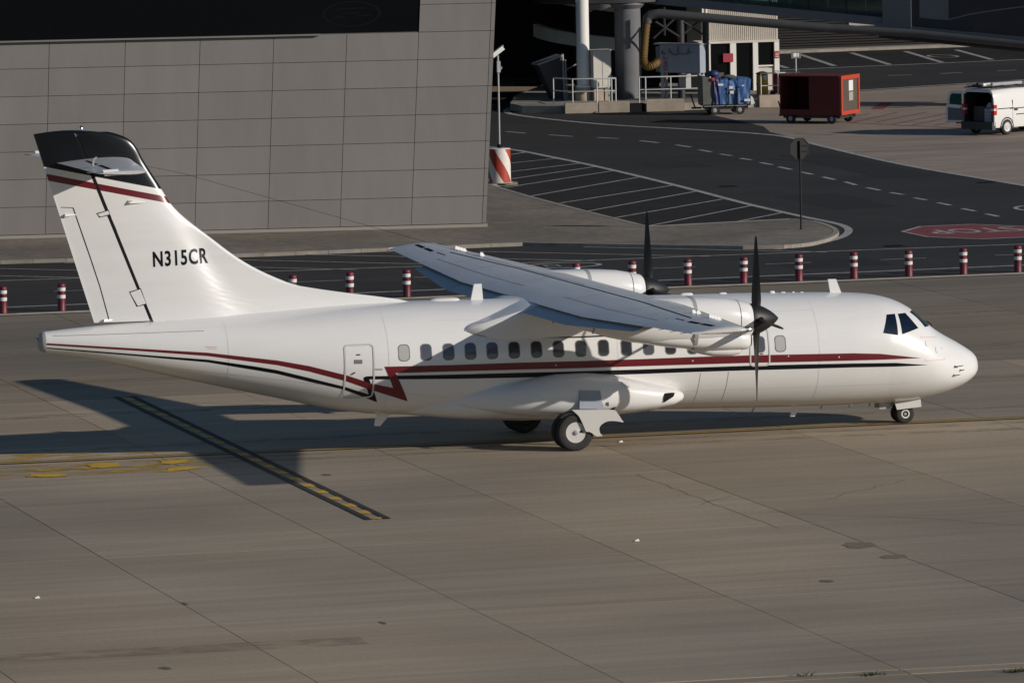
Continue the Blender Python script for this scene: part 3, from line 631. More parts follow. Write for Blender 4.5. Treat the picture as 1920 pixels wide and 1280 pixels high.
obj('cockpit_seat', MB().box((-2.95,-.85,1.5),(-2.75,-.35,2.35)).box((-2.95,.35,1.5),(-2.75,.85,2.35)).box((-2.0,-1.0,1.4),(-1.7,1.0,2.1)), DARK, fus)

# tail cone end
tc = MB().lathe([(.02,-.02),(.13,-.02),(.16,.0),(.17,.14),(.19,.16)], (0,0,0), 'x', 20)
tco = MB(); rings = []
for f, dx in ((1.0,0),(.97,-.05),(.86,-.10),(.6,-.13),(.3,-.14)):
    rings.append([(-22.45+dx, p[1]*f, fzc(-22.45)+(p[2]-fzc(-22.45))*f) for p in fring(-22.45, 32)])
tco.loft(rings, True); obj('tail_cone', tco, GREYM, plane, smooth=40)
obj('tail_light', MB().lathe([(.02,0),(.045,-.03),(.03,-.07)], (-22.58,0,2.9), 'x', 10), CHROME, plane, smooth=40)

# ---- wing
def yt(t): return 5*(.2969*math.sqrt(t)-.126*t-.3516*t*t+.2843*t**3-.1036*t**4)
def airfoil(le, te, zle, zte, y, thick, flap, cam=.018):
    c = le-te; out = []
    N = 26
    us = [(.5*(1+math.cos(math.pi*k/N))) for k in range(N+1)]       # 1 -> 0
    def pt(t, up):
        zl = zle*(1-t)+zte*t; cz = cam*4*t*(1-t); h = thick*yt(t)
        return (le-c*t, y, zl + c*(cz + (h if up else -h*.85)))
    for t in us: out.append(pt(t, True))
    for k in range(1, 11):
        t = .5*(1-math.cos(math.pi*k/11))*(.72 if flap else .80)/.9797 ; out.append(pt(min(t, .80), False))
    if flap:
        u = pt(.74, True); out.append((u[0], y, u[2]-c*.020)); u = pt(.9, True); out.append((u[0], y, u[2]-c*.012)); u = pt(1.0, True); out.append((u[0], y, u[2]-c*.006))
    else:
        for t in (.87, .94, 1.0): q = pt(t, False); out.append((q[0], y, q[2]-.004))
    return out
def wing_par(y):
    a = abs(y)
    if a <= 4.9: return -8.65, -11.22, 3.335, 3.34, .165
    t = (a-4.9)/(12.28-4.9)
    return -8.65-1.10*t, -11.22+.22*t, 3.335+.27*t, 3.34+.235*t, .165-.03*t
wing = MB(); secs = []
ys = [-12.1,-11.7,-11.3,-10.9,-10.5,-10,-9.5,-8.93,-8.92,-8.5,-8,-7.5,-7,-6.5,-6,-5.5,-4.9,-3.2,-1.46,-1.45,0]
ys = ys + [-y for y in ys[-2::-1]]
for y in ys:
    le, te, zl, zt, th = wing_par(y); secs.append(airfoil(le, te, zl, zt, y, th, 1.45 < abs(y) < 8.925))
for s in (-1, 1):      # rounded tips
    le, te, zl, zt, th = wing_par(12.1*s)
    ext = []
    for d, k in ((.10,.93),(.17,.78),(.20,.55)):
        c = le-te; ext.append(airfoil(le-c*.30*(1-k), te+c*.02*(1-k), zl+.01*(1-k), zt, (12.1+d)*s, th*k, False))
    secs = ext[::-1] + secs if s == -1 else secs + ext
wing.loft(secs, True)
wg = obj('wing', wing, WGREY, plane, smooth=50)
# wing surface helper: height of the upper skin
def wtop(x, y, off=.004):
    le, te, zl, zt, th = wing_par(y); t = min(max((le-x)/(le-te), 0.001), 1); c = le-te
    return zl*(1-t)+zt*t + c*(.018*4*t*(1-t)+th*yt(t)) + off
def wstrip(name, pts, wid, material, parent, off=.006):
    P = dense(pts, .35); mb = MB(); L, R_ = [], []
    for i, p in enumerate(P):
        a, b = Vector(P[max(i-1,0)]), Vector(P[min(i+1,len(P)-1)]); d = (b-a).normalized(); nn = Vector((-d.y, d.x))*wid/2
        for S, sg in ((L, 1), (R_, -1)):
            x, y = p[0]+sg*nn.x, p[1]+sg*nn.y; S.append((x, y, wtop(x, y, off)))
    n = len(P); mb.add(L+R_, [(i, n+i, n+i+1, i+1) for i in range(n-1)]); return obj(name, mb, material, parent)
for s in (-1, 1):
    def S(l): return [(p[0], p[1]*s) for p in l]
    wstrip('panel_seam', S([(-9.75,1.5),(-9.75,4.9),(-10.15,9.6)]), .035, DARK, wg)
    for a, b in ((10.25,10.95),(11.08,11.85)): wstrip('aileron_gap', S([(-10.42+.02*(a-10),a),(-10.42+.02*(b-10),b)]), .10, DARK, wg)
    wstrip('aileron_gap', S([(-10.38,9.2),(-10.40,9.9)]), .03, DARK, wg)
    for y in (2.3, 6.1, 7.7, 10.1): wstrip('panel_seam', S([(-9.80,y),(-10.55,y)]), .014, BLINE, wg)
    wstrip('panel_seam', S([(-10.62,1.6),(-10.62,4.9),(-10.68,8.9)]), .016, BLINE, wg)
    wstrip('panel_seam', S([(-9.0,1.6),(-9.0,4.9),(-9.50,9.0),(-9.80,11.6)]), .016, BLINE, wg)
    for y in (3.2, 5.3, 6.9, 8.95): wstrip('panel_seam', S([(-8.95-.1*(y>5),y),(-9.72-.05*(y>5),y)]), .018, BLINE, wg)
    wstrip('panel_seam', S([(-10.45,8.95),(-11.05,8.95)]), .02, BLINE, wg)
    le_pts = S([(wing_par(y)[0]-.02, y) for y in (4.9,6,7,8,9,10,11,11.9)])
    # leading edge boot
    mb = MB(); rows_ = []
    for y in [4.75+.45*k for k in range(17)]:
        le, te, zl, zt, th = wing_par(y); c = le-te; r = []
        for t, up in ((.09,1),(.06,1),(.035,1),(.015,1),(.004,1),(0,1),(.004,0),(.015,0),(.04,0),(.08,0)):
            h = th*yt(t); zz = zl*(1-t)+zt*t+c*(.018*4*t*(1-t)+(h if up else -h*.85)); r.append((le-c*t+.006*(1-t*8), y*s, zz+(.005 if up else -.005)))
        rows_.append(r)
    mb.loft(rows_, False, close=False); obj('leading_edge_boot', mb, GREYM, wg, smooth=50)
    # flaps in two pieces, part way down
    for (ya, yb) in ((1.50,4.86),(4.92,8.88)):
        mb = MB(); rr = []
        for k in range(5):
            y = ya+(yb-ya)*k/4; le, te, zl, zt, th = wing_par(y); zt2 = zt
            t = 0 if abs(y) <= 4.9 else (abs(y)-4.9)/4.0
            fx0, fz0 = te+.34, zt+.0-.0; fx1 = -11.60+.34*t; fz1 = 3.155+.185*t; L_ = fx0-fx1
            sec = []
            prof = [(1,0),(.8,.028),(.6,.055),(.4,.078),(.2,.08),(.08,.058),(.0,.0),(.06,-.045),(.2,-.06),(.5,-.045),(.8,-.02)]
            zc0 = zt - .035
            for t_, h in prof:
                zline = zc0+(fz1-zc0)*t_; sec.append((fx0-L_*t_, y*s, zline + h*L_*1.0))
            rr.append(sec)
        mb.loft(rr, True); obj('flap', mb, FLAPM, plane, smooth=45)
    for y in (2.6, 5.6):   # flap hinge fairings below
        le, te, zl, zt, th = wing_par(y); obj('flap_track', MB().tube([(te+.10,y*s,zt-.10),(te+.02,y*s,zt-.36)], [.03,.02], 8), GREYM, plane, smooth=50)
    # static dischargers, tip light
    for y in (9.3, 10.4, 11.2, 11.9): obj('static_wick', MB().tube([(-11.0,y*s,wing_par(y)[3]),(-11.16,y*s,wing_par(y)[3]-.01)], .008, 5), CHROME, wg)
    tl = obj('wing_tip_light', MB().lathe([(.015,.26),(.045,.22),(.06,.14),(.062,.0)], (-9.86,12.16*s,3.60), 'x', 12), CHROME, wg, smooth=50)
    obj('wing_tip_fairing', MB().tube([(-9.80,12.14*s,3.60),(-10.1,12.20*s,3.60),(-10.6,12.25*s,3.59),(-11.0,12.22*s,3.58)], [.055,.075,.05,.012], 12), WHITE, wg, smooth=50)
    for (x, y) in ((-9.74,10.35),(-9.74,10.15),(-9.73,9.93),(-9.72,9.72),(-9.62,8.55),(-9.66,8.35)):
        z = wtop(x, y, -.01); obj('vortex_generator', MB().hexa([(x-.07,y*s-.03,z),(x+.05,y*s+.03,z),(x+.05,y*s+.036,z),(x-.07,y*s-.024,z),(x-.07,y*s-.03,z+.085),(x-.01,y*s,z+.085),(x-.01,y*s+.006,z+.085),(x-.07,y*s-.024,z+.085)]), PAPER, wg)
wstrip('panel_seam', [(-9.75,-1.5),(-9.75,1.5)], .035, DARK, wg)
# wing to body fairing
mb = MB(); secs = []
for x, hz, hy in ((-7.30,2.70,1.22),(-7.6,2.88,1.36),(-8.1,3.06,1.44),(-8.7,3.22,1.47),(-9.6,3.30,1.47),(-10.6,3.31,1.47),(-11.18,3.325,1.47),(-11.6,3.205,1.465),(-12.1,3.07,1.462),(-12.5,2.955,1.42),(-12.72,2.905,1.36),(-12.84,2.87,1.28),(-12.91,2.845,1.20)):
    ct = min(ftop(x)+.015, hz+.06); lo = 2.53 if -12.2 < x < -8.2 else (2.64 if x > -12.6 else (2.70 if x > -12.8 else 2.76))
    if x > -7.9: lo = 2.64
    r = []
    eo = .006 if x < -12.8 else .024; half = [(0,ct),(.5*hy,ct-.25*(ct-hz)),(.86*hy,hz+.012),(.965*hy,hz-.02),(max(hy,fwid(x,hz-.05)+eo) if x < -12.8 else hy,hz-(.09 if x > -12.8 else .05)),(max(hy,fwid(x,.5*(hz+lo))+eo),.5*(hz+lo)),(fwid(x,lo)+eo,lo),(fwid(x,lo)-.1,lo-.01)]
    r = [(x,-p[0],p[1]) for p in half] + [(x,p[0],p[1]) for p in half[:0:-1]]
    secs.append(r)
mb.loft(secs, True); obj('wing_fairing', mb, WHITE, plane, smooth=35)

# ---- nacelles and propellers
def rsec(x, yc, top, bot, hw, ex=2.5, n=32):
    c = .5*(top+bot); h = .5*(top-bot); out = []
    for k in range(n):
        a = 2*math.pi*k/n; s, co = math.sin(a), math.cos(a)
        out.append((x, yc+hw*math.copysign(abs(s)**(2/ex), s), c+h*math.copysign(abs(co)**(2/ex), co)))
    return out
HUBX, HUBZ = -6.93, 3.005
for s in (-1, 1):
    yc = 4.05*s
    nac = empty('engine_nacelle', (0,0,0)); nac.parent = plane
    body = [(-6.98,3.36,2.64,.345,2.1),(-7.02,3.40,2.60,.385,2.1),(-7.2,3.45,2.55,.43,2.2),(-7.6,3.53,2.52,.48,2.4),(-8.0,3.565,2.50,.50,2.5),(-8.4,3.585,2.50,.51,2.6),(-9.2,3.60,2.53,.50,2.6),(-9.8,3.56,2.61,.46,2.5),(-10.4,3.46,2.76,.38,2.4),(-10.95,3.34,2.95,.25,2.3),(-11.35,3.24,3.10,.08,2.2)]
    rg = [rsec(x, yc, t, b, h, e) for x, t, b, h, e in body]
    obj('cowling', MB().loft(rg, True), WHITE, nac, smooth=40)
    chin = [(-7.03,2.74,2.37,.26,2.6),(-7.10,2.78,2.335,.32,2.6),(-7.3,2.82,2.325,.36,2.6),(-7.8,2.85,2.34,.40,2.6),(-8.4,2.88,2.40,.42,2.6),(-9.0,2.9,2.47,.40,2.4),(-9.7,2.95,2.60,.34,2.2),(-10.3,2.95,2.74,.2,2.2)]
    ch = obj('intake_duct', MB().loft([rsec(x, yc, t, b, h, e) for x, t, b, h, e in chin], True), WHITE, nac, smooth=40)
    obj('intake_mouth', MB().loft([rsec(x, yc, t, b, h, 2.6) for x, t, b, h in ((-7.035,2.735,2.372,.268),(-7.005,2.72,2.385,.255),(-7.005,2.70,2.41,.23),(-7.03,2.69,2.42,.22))], True), DARK, nac, smooth=40)
    scp = [(-7.20,2.46,2.30,.16,2.2),(-7.28,2.46,2.22,.20,2.2),(-7.5,2.46,2.19,.22,2.2),(-7.9,2.48,2.21,.22,2.2),(-8.2,2.5,2.28,.20,2.2),(-8.5,2.52,2.40,.12,2.2)]
    obj('oil_cooler_scoop', MB().loft([rsec(x, yc, t, b, h, e) for x, t, b, h, e in scp], True), WHITE, nac, smooth=40)
    bx = [(-8.36,3.592,2.385,.518,2.55),(-8.44,3.594,2.388,.518,2.55)]
    obj('cowl_band', MB().loft([rsec(x, yc, t, b, h, e) for x, t, b, h, e in ((-8.355,3.588,2.39,.517,2.6),(-8.355,3.592,2.383,.522,2.6),(-8.44,3.594,2.385,.522,2.6),(-8.44,3.590,2.39,.517,2.6))], False), GREYM, nac, smooth=40)
    obj('cowl_seam', MB().loft([rsec(x, yc, t, b, h, e) for x, t, b, h, e in ((-7.30,3.474,2.538,.448,2.25),(-7.318,3.478,2.536,.451,2.25))], False), BLINE, nac, smooth=40)
    ex = MB().tube([(-8.55,yc-s*-.42,3.32),(-8.95,yc+s*.50,3.34),(-9.3,yc+s*.56,3.36)], [.06,.085,.08], 12); obj('exhaust_stub', ex, GREYM, nac, smooth=40)
    pr = empty('propeller', (0,0,0)); pr.parent = plane
    spn = [(.008,.645),(.055,.605),(.12,.535),(.19,.44),(.255,.33),(.31,.21),(.345,.10),(.365,.02),(.365,-.03),(.33,-.05)]
    obj('spinner', MB().lathe(spn, (HUBX,yc,HUBZ), 'x', 28), BLADE, pr, smooth=40)
    for k in range(4):
        ang = math.radians(1.5 + 90*k) if s == -1 else math.radians(-1.0 + 90*k)
        secs = []
        for r, ch_, tw, th in ((.30,.20,66,.10),(.45,.225,62,.055),(.7,.205,54,.035),(1.0,.18,47,.028),(1.3,.145,41,.020),(1.58,.11,34,.016),(1.78,.08,31,.012),(1.87,.06,30,.008),(1.895,.02,30,.004)):
            sec = []
            for u, h in ((.5,0),(.25,.7),(0,1),(-.25,.8),(-.5,0),(-.25,-.5),(0,-.6),(.25,-.5)):
                a, b = u*ch_, h*th
                lx = a*math.sin(math.radians(tw)) + b*math.cos(math.radians(tw)); lt = -a*math.cos(math.radians(tw)) + b*math.sin(math.radians(tw))
                y = lt*math.cos(ang) - r*math.sin(ang); z = lt*math.sin(ang) + r*math.cos(ang)
                sec.append((HUBX+.12+lx*1.0, yc+y, HUBZ+z))
            secs.append(sec)
        obj('blade', MB().loft(secs, True), BLADE, pr, smooth=50)

# ---- fin, rudder, tailplane
finLE = pchip([3.05,3.41,3.67,3.86,4.05,4.44,4.99,5.82,6.25,6.81,7.31,7.5,7.58,7.61][::1], [13.0,13.95,15.47,16.48,16.98,17.72,18.46,19.41,19.68,20.03,20.33,20.70,21.10,21.44])
def fle(z): return -finLE(z)
def fte(z): return -22.58 + (7.56-z)*(22.58-21.27)/(7.56-3.18)
def fhinge(z): return -21.21 + (6.44-z)*(21.21-19.98)/(6.44-3.23)
def fT(z): return .20 - .11*(z-3.2)/4.4
def fin_half(z, x):
    le, te = fle(z), fte(z); base = min(le, -17.6-(z-3.3)*.62) if z < 6 else le
    t = (le-x)/(le-te); k = min(max(t, 0), 1)
    main = (base-x)/(base-te)
    mth = fT(z)*2*yt(min(max(main, 0), 1))*1.0 if main > 0 else 0
    if z >= 6: return max(mth, .004)
    ss = lambda a, b, v: (lambda q: q*q*(3-2*q))(min(max((v-a)/(b-a), 0), 1))
    bl_ = ss(4.6, 6.0, z)
    soft = mth*(ss(-.02, .22, main)*(1-bl_) + bl_)          # dorsal fillet swells gently into the fin
    d = .05*min(1, math.sqrt(max(k, 0)/.02))*(1-bl_)*(1-ss(.0, .30, main))
    return max((soft**2 + d**2)**.5, .004)
def fin_ring(zf, a, b, n=26, off=0.0, rev=False):
    # closed loop between x = a(z) front and b(z) rear, zf gives z along x
    pts = []
    for k in range(n+1):
        t = (1-math.cos(math.pi*k/n))/2 if not rev else k/n
        z = zf(0); 
        for _ in range(6):
            x = a(z)+(b(z)-a(z))*t; z = zf(x)
        h = fin_half(z, x)+off
        pts.append((x + (off if t == 0 else 0), -h if k else -h*.6, z))
    return pts + [(p[0], -p[1], p[2]) for p in pts[::-1]]
zs = [3.05+.1*k for k in range(42)] + [7.2,7.25,7.3,7.35,7.4,7.44,7.47,7.5,7.52,7.54]
fin = obj('tail_fin', MB().loft([fin_ring(lambda x, z=z: z, fle, lambda q: fhinge(q)+.035) for z in zs], True), WHITE, plane, smooth=40)
def rud_front(z): return fhinge(z)-.025
rz = [3.22,3.6,4.1,4.6,5.1,5.6,6.1,6.5,6.9,7.2,7.4,7.54]
rud = obj('rudder', MB().loft([fin_ring(lambda x, z=z: z, rud_front, fte, 14) for z in rz], True), WHITE, plane, smooth=40)
# rudder nose is rounded: dark gap in front of it
gap = MB()
for s in (-1, 1): gap.loft([[(fhinge(z)+.045, s*(fin_half(z, fhinge(z))+.003), z), (fhinge(z)-.035, s*(fin_half(z, fhinge(z)-.03)+.003), z)] for z in [3.25+.2*k for k in range(22)]], False, close=False)
obj('rudder_gap', gap, DARK, fin)
# cap above the tailplane is black
def bl(x): return 6.81 + (x+22.37)*(6.21-6.81)/(22.37-19.70)
def rt(x): return 6.655 + (x+22.36)*(6.02-6.655)/(22.36-19.53)
def rb(x): return 6.50 + (x+22.33)*(5.865-6.50)/(22.33-19.46)
def mix(f, g, t): return lambda x: f(x)*(1-t)+g(x)*t
topz = lambda x: 7.545
for nm, front, rear, par in (('fin', fle, lambda q: fhinge(q)+.034, fin), ('rudder', rud_front, fte, rud)):
    obj('black_cap', MB().loft([fin_ring(mix(bl, topz, t), front, rear, 30, .009) for t in [1-(1-k/26)**1.6 for k in range(27)]], True), BLACK, par, smooth=40)
    obj('red_band', MB().loft([fin_ring(mix(rb, rt, t), front, rear, 22, .004) for t in (0,.5,1)], False), RED, par, smooth=40)
# arched fin tip
tipm = MB(); rr = []
for k in range(25):
    x = -20.98-(22.575-20.98)*k/24; zz = 7.538 + .07*math.sin(math.pi*min(1, (k/24)*.96+.0))
    h = fin_half(7.5, x); rr.append([(x,-h,7.535),(x,-h*.75,7.535+(zz-7.535)*.7),(x,0,zz),(x,h*.75,7.535+(zz-7.535)*.7),(x,h,7.535)])
tipm.loft(rr, True); obj('fin_tip', tipm, BLACK, fin, smooth=40)
obj('beacon', MB().lathe([(.05,0),(.05,.04),(.03,.08),(.005,.095)], (-21.47,0,7.605), 'z', 12), CHROME, fin, smooth=40)
# rudder details
for s in (-1, 1):
    def rp(name, quad, m, off): 
        mb = MB(); mb.add([(x, s*(fin_half(z, x)+off), z) for x, z in quad], [(0,1,2,3)]); return obj(name, mb, m, rud)
    tab = [(-21.98,5.88),(-21.72,5.86),(-21.70,5.85),(-21.62,5.6),(-21.33,4.7),(-21.13,4.05),(-20.97,3.42),(-20.94,3.28)]
    mb = MB(); L_ = [(x, s*(fin_half(z, x)+.004), z) for x, z in tab]; R_ = [(x-.018, s*(fin_half(z, x-.018)+.004), z-.012) for x, z in tab]; n = len(tab)
    mb.add(L_+R_, [(i, n+i, n+i+1, i+1) for i in range(n-1)]); obj('trim_tab_seam', mb, DARK, rud)
    for (x, z, L2, hh) in ((-21.9,5.69,.36,.07),(-21.06,3.27,.24,.05)):
        h = fin_half(z, x); obj('tab_fairing', MB().hexa([(x-.02,s*h,z-hh),(x+L2,s*h,z),(x+L2,s*(h+.01),z),(x-.02,s*(h+.09),z-.02),(x-.02,s*h,z+.02),(x+L2,s*h,z+.03),(x+L2*.8,s*(h+.02),z+.02),(x,s*(h+.07),z+.025)]), WHITE, rud)
    for (z0, z1, w0) in ((3.62,3.95,.20),(5.68,5.76,.22)):
        q = [(fhinge(z1)+.03,z1),(fhinge(z1)-w0,z1-.07),(fhinge(z0)-w0+.04,z0-.05),(fhinge(z0)+.03,z0)]
        rp('hinge_cover', [(fhinge(z1)+.045,z1+.02),(fhinge(z1)-w0-.02,z1-.05),(fhinge(z0)-w0+.02,z0-.07),(fhinge(z0)+.045,z0-.02)], DARK, .006)
        rp('hinge_cover', q, WHITE, .009)
    x0, z0 = -20.25, 5.95; h = fin_half(z0, x0)
    obj('fin_scoop', MB().hexa([(x0-.25,s*h,z0-.05),(x0+.22,s*(h-.0),z0-.05),(x0+.22,s*(h+.01),z0-.04),(x0-.2,s*(h+.09),z0-.04),(x0-.22,s*h,z0+.03),(x0+.2,s*h,z0-.01),(x0+.18,s*(h+.01),z0-.015),(x0-.12,s*(h+.07),z0+.02)]), WHITE, fin)
    # tailplane half with elevator
    rr = []
    for y, le, te, zz, th in ((.0,-20.34,-22.07,6.88,.11),(.6,-20.42,-22.05,6.88,.105),(1.8,-20.57,-22.0,6.872,.10),(3.2,-20.74,-21.96,6.862,.095),(3.5,-20.78,-21.95,6.86,.09),(3.62,-20.86,-21.93,6.86,.06)):
        sec = []; c = le-te
        us = [.5*(1+math.cos(math.pi*k/12)) for k in range(13)]
        for t in us: sec.append((le-c*t, y*s, zz+c*th*yt(t)))
        for t in us[-2:0:-1]: sec.append((le-c*t, y*s, zz-c*th*yt(t)*1.15))
        rr.append(sec)
    tp = obj('tailplane', MB().loft(rr, True), WGREY, plane, smooth=45)
    def tz(x, y):
        k = y/3.62; le, te = -20.34-.46*k, -22.07+.13*k; c = le-te; t = min(max((le-x)/c, .001), 1); return 6.88-.02*k+c*.105*yt(t)+.004
    for a, b in ((.5,1.7),(1.9,3.0)):
        obj('elevator_gap', MB().add([(-21.45,a*s,tz(-21.45,a)),(-21.47,b*s,tz(-21.47,b)),(-21.55,b*s,tz(-21.55,b)),(-21.53,a*s,tz(-21.53,a))], [(0,1,2,3)]), DARK, tp)
    obj('elevator_horn', MB().hexa([(-21.75,3.50*s,6.80),(-21.40,3.50*s,6.80),(-21.40,3.56*s,6.80),(-21.75,3.56*s,6.80),(-21.80,3.50*s,6.93),(-21.45,3.50*s,6.94),(-21.45,3.56*s,6.94),(-21.80,3.56*s,6.93)]), WHITE, tp)
    obj('elevator_wick', MB().tube([(-21.93,3.3*s,6.86),(-22.10,3.3*s,6.87)], .008, 5), CHROME, tp)
    obj('tab_rod', MB().tube([(-21.72,2.2*s,6.93),(-21.70,2.2*s,7.08),(-21.62,2.2*s,7.12)], .03, 6), GREYM, tp)
obj('antenna_wire', MB().tube([(-19.95,.0,6.72),(-19.2,0,6.55),(-13.0,0,4.6),(-9.5,0,3.55)], .004, 5), DARK, plane)
# registration on both sides of the fin
def reg(s):
    mw = Matrix.Translation((-19.93, 0, 4.455)) @ Matrix.Rotation(math.radians(-1.2), 4, 'Y') @ Matrix.Rotation(math.pi/2, 4, 'X')
    o = text_mesh('registration_letters', 'N315CR', .475, BLACK, fin, mw, bold=.012, space=1.14, extrude=.0, sx=.80, label='black registration lettering on the tail fin')
    xs_ = [v.co.x for v in o.data.vertices]; x0, x1 = min(xs_), max(xs_)
    for v in o.data.vertices:
        if s == 1: v.co.x = x0 + x1 - v.co.x
        if s == -1: v.co.x = x0 + (v.co.x-x0)*1.31/(x1-x0)
        v.co.y = s*(fin_half(v.co.z, v.co.x)+.006)
reg(-1); reg(1)

# ---- main gear fairings, gear
def wheel(name, x, y, z, R_, wdt, rim, s, cap=True):
    e = empty(name, (0,0,0)); e.parent = plane
    pf = [(rim*.92,-wdt*.30),(rim,-wdt*.42),(R_*.80,-wdt*.5),(R_*.94,-wdt*.42),(R_,-wdt*.2),(R_,wdt*.2),(R_*.94,wdt*.42),(R_*.80,wdt*.5),(rim,wdt*.42),(rim*.92,wdt*.30)]
    obj('tyre', MB().lathe(pf, (x,y,z), 'y', 36), TYRE, e, smooth=40)
    if cap:
        hub = MB().lathe([(.01,s*wdt*.44),(rim*.25,s*wdt*.45),(rim*.28,s*wdt*.40),(rim*.9,s*wdt*.36),(rim*1.0,s*wdt*.38),(rim*1.0,s*wdt*.2),(.02,-s*wdt*.3)], (x,y,z), 'y', 30); obj('hub_cap', hub, LGREY, e, smooth=40)
        obj('hub_bolt', MB().lathe([(.03,0),(.03,s*.03),(.01,s*.035)], (x+.20*rim/.28*.75,y+s*wdt*.37,z+.02), 'y', 8), DARK, e); obj('hub_bolt', MB().lathe([(.05,0),(.05,s*.03),(.01,s*.04)], (x,y+s*wdt*.43,z), 'y', 10), GREYM, e)
    else:
        obj('rim', MB().lathe([(rim*1.0,s*wdt*.36),(rim*.98,s*wdt*.44),(rim*.72,s*wdt*.44),(rim*.68,s*wdt*.34)], (x,y,z), 'y', 24, caps=False), COLW, e, smooth=40)
        obj('hub', MB().lathe([(.01,s*wdt*.42),(rim*.3,s*wdt*.42),(rim*.35,s*wdt*.3),(rim*.95,s*wdt*.26),(.02,-s*wdt*.3)], (x,y,z), 'y', 20), GREYM, e, smooth=40)
    return e
claw = [(-10.722,.96),(-10.442,.946),(-9.767,.914),(-9.641,.834),(-9.542,.682),(-9.504,.619),(-9.67,.652),(-9.861,.661),(-10.002,.607),(-10.081,.512),(-10.057,.389),(-10.007,.337),(-10.16,.332),(-10.248,.398),(-10.324,.439),(-10.4,.455),(-10.473,.63),(-10.572,.818)]
for s in (-1, 1):
    rr = []
    for x, zc_, h, wdt, yc in ((-7.74,1.05,.05,.10,1.38),(-7.80,1.05,.11,.22,1.36),(-8.0,1.045,.20,.40,1.30),(-8.5,1.075,.31,.62,1.22),(-9.0,1.12,.40,.76,1.17),(-9.5,1.17,.47,.85,1.13),(-10.1,1.20,.50,.90,1.12),(-10.8,1.20,.50,.90,1.10),(-11.4,1.19,.45,.78,1.08),(-11.9,1.18,.38,.60,1.02),(-12.4,1.17,.30,.42,.96),(-12.9,1.16,.20,.26,.92),(-13.4,1.15,.08,.08,.88)):
        rr.append(rsec(x, yc*s, zc_+h, zc_-h, wdt, 2.7, 36))
    gf = obj('gear_fairing', MB().loft(rr, True), WHITE, plane, smooth=40)
    vq = MB()
    def side(x, z):     # outer skin of the fairing
        best = None
        tab = [(-7.80,1.05,.11,.22,1.36),(-8.0,1.045,.20,.40,1.30),(-8.5,1.075,.31,.62,1.22),(-9.0,1.12,.40,.76,1.17),(-9.5,1.17,.47,.85,1.13),(-10.1,1.20,.50,.90,1.12),(-10.8,1.20,.50,.90,1.10)]
        X = [t[0] for t in tab][::-1]; g = lambda k: float(np.interp(x, X, [t[k] for t in tab][::-1]))
        q = min(abs(z-g(1))/g(2), 1); return g(4)+g(3)*(1-q**2.7)**(1/2.7)
    def gpatch(name, poly, m, off=.035):
        mb = MB(); mb.add([(x, s*(side(x, z)+off), z) for x, z in poly], [tuple(range(len(poly)))]); return obj(name, mb, m, gf)
    gpatch('intake_opening', [(-8.30,1.17),(-8.10,1.17),(-8.03,1.155),(-8.08,1.08),(-8.22,1.01),(-8.34,.95),(-8.33,1.06)], DARK)
    gpatch('vent_grille', [(-9.36,1.50),(-9.20,1.48),(-9.15,1.36),(-9.30,1.37)], SEAM, .03)
    gpatch('vent_slot', [(-9.60,.92),(-9.52,.93),(-9.62,.78),(-9.72,.77)], DARK, .035)
    # gear leg, door and curved wheel cover
    obj('main_gear_door', MB().hexa([(-10.45,2.02*s,.94),(-9.88,2.02*s,.91),(-9.88,2.10*s,.91),(-10.45,2.10*s,.94),(-10.42,1.96*s,1.35),(-9.93,1.96*s,1.33),(-9.93,2.04*s,1.33),(-10.42,2.04*s,1.35)]), UNITB, plane)
    obj('wheel_cover', MB().prism(smoothline(claw+[claw[0]], 4)[:-1], 2.36*s, 2.41*s, 'y'), LGREY, plane)
    obj('main_gear_leg', MB().tube([(-10.3,1.5*s,1.1),(-10.5,2.0*s,.7),(-10.62,2.05*s,.43)], [.11,.09,.08], 10).tube([(-10.62,1.8*s,.43),(-10.62,2.3*s,.43)], .06, 10).tube([(-9.85,1.7*s,.95),(-10.5,2.03*s,.55)], .05, 8), GREYM, plane, smooth=50)
    for dy, cp in ((2.25, True), (1.85, False)):
        wheel('main_wheel', -10.62, dy*s, .43, .43, .24, .245, s, cp)
    obj('gear_lamp', MB().lathe([(.01,.03),(.045,.02),(.05,-.02),(.02,-.06)], (-9.78,2.12*s,1.02), 'x', 10), CHROME, plane, smooth=50)
# belly keel between the fairings
obj('belly_fairing', MB().loft([rsec(x, 0, zt_, zb_, hw_, 2.6, 28) for x, zt_, zb_, hw_ in ((-7.7,1.0,.70,.5),(-8.2,1.2,.62,1.0),(-9.2,1.4,.56,1.25),(-10.2,1.5,.53,1.3),(-11.4,1.5,.54,1.3),(-12.6,1.45,.62,1.2),(-13.6,1.4,.74,.95),(-14.4,1.2,.84,.5))], True), WHITE, plane, smooth=40)
# nose gear
for s in (-1, 1):
    wheel('nose_wheel', -1.87, .17*s, .225, .225, .15, .105, s, False)
    obj('nose_gear_door', MB().hexa([(-2.12,.32*s,.345),(-1.51,.32*s,.39),(-1.51,.345*s,.39),(-2.12,.345*s,.345),(-2.19,.29*s,.60),(-1.53,.29*s,.66),(-1.53,.315*s,.66),(-2.19,.315*s,.60)]), LGREY, plane)
    obj('nose_gear_rear_door', MB().hexa([(-2.50,.16*s,.36),(-2.22,.16*s,.36),(-2.22,.18*s,.36),(-2.50,.18*s,.36),(-2.50,.16*s,.56),(-2.20,.16*s,.56),(-2.20,.18*s,.56),(-2.50,.18*s,.56)]), GREYM, plane)
obj('nose_gear_leg', MB().tube([(-1.75,0,.75),(-1.87,0,.225)], .055, 10).tube([(-1.87,-.2,.225),(-1.87,.2,.225)], .035, 8).tube([(-2.3,0,.62),(-1.88,0,.42)], .025, 8), GREYM, plane, smooth=50)
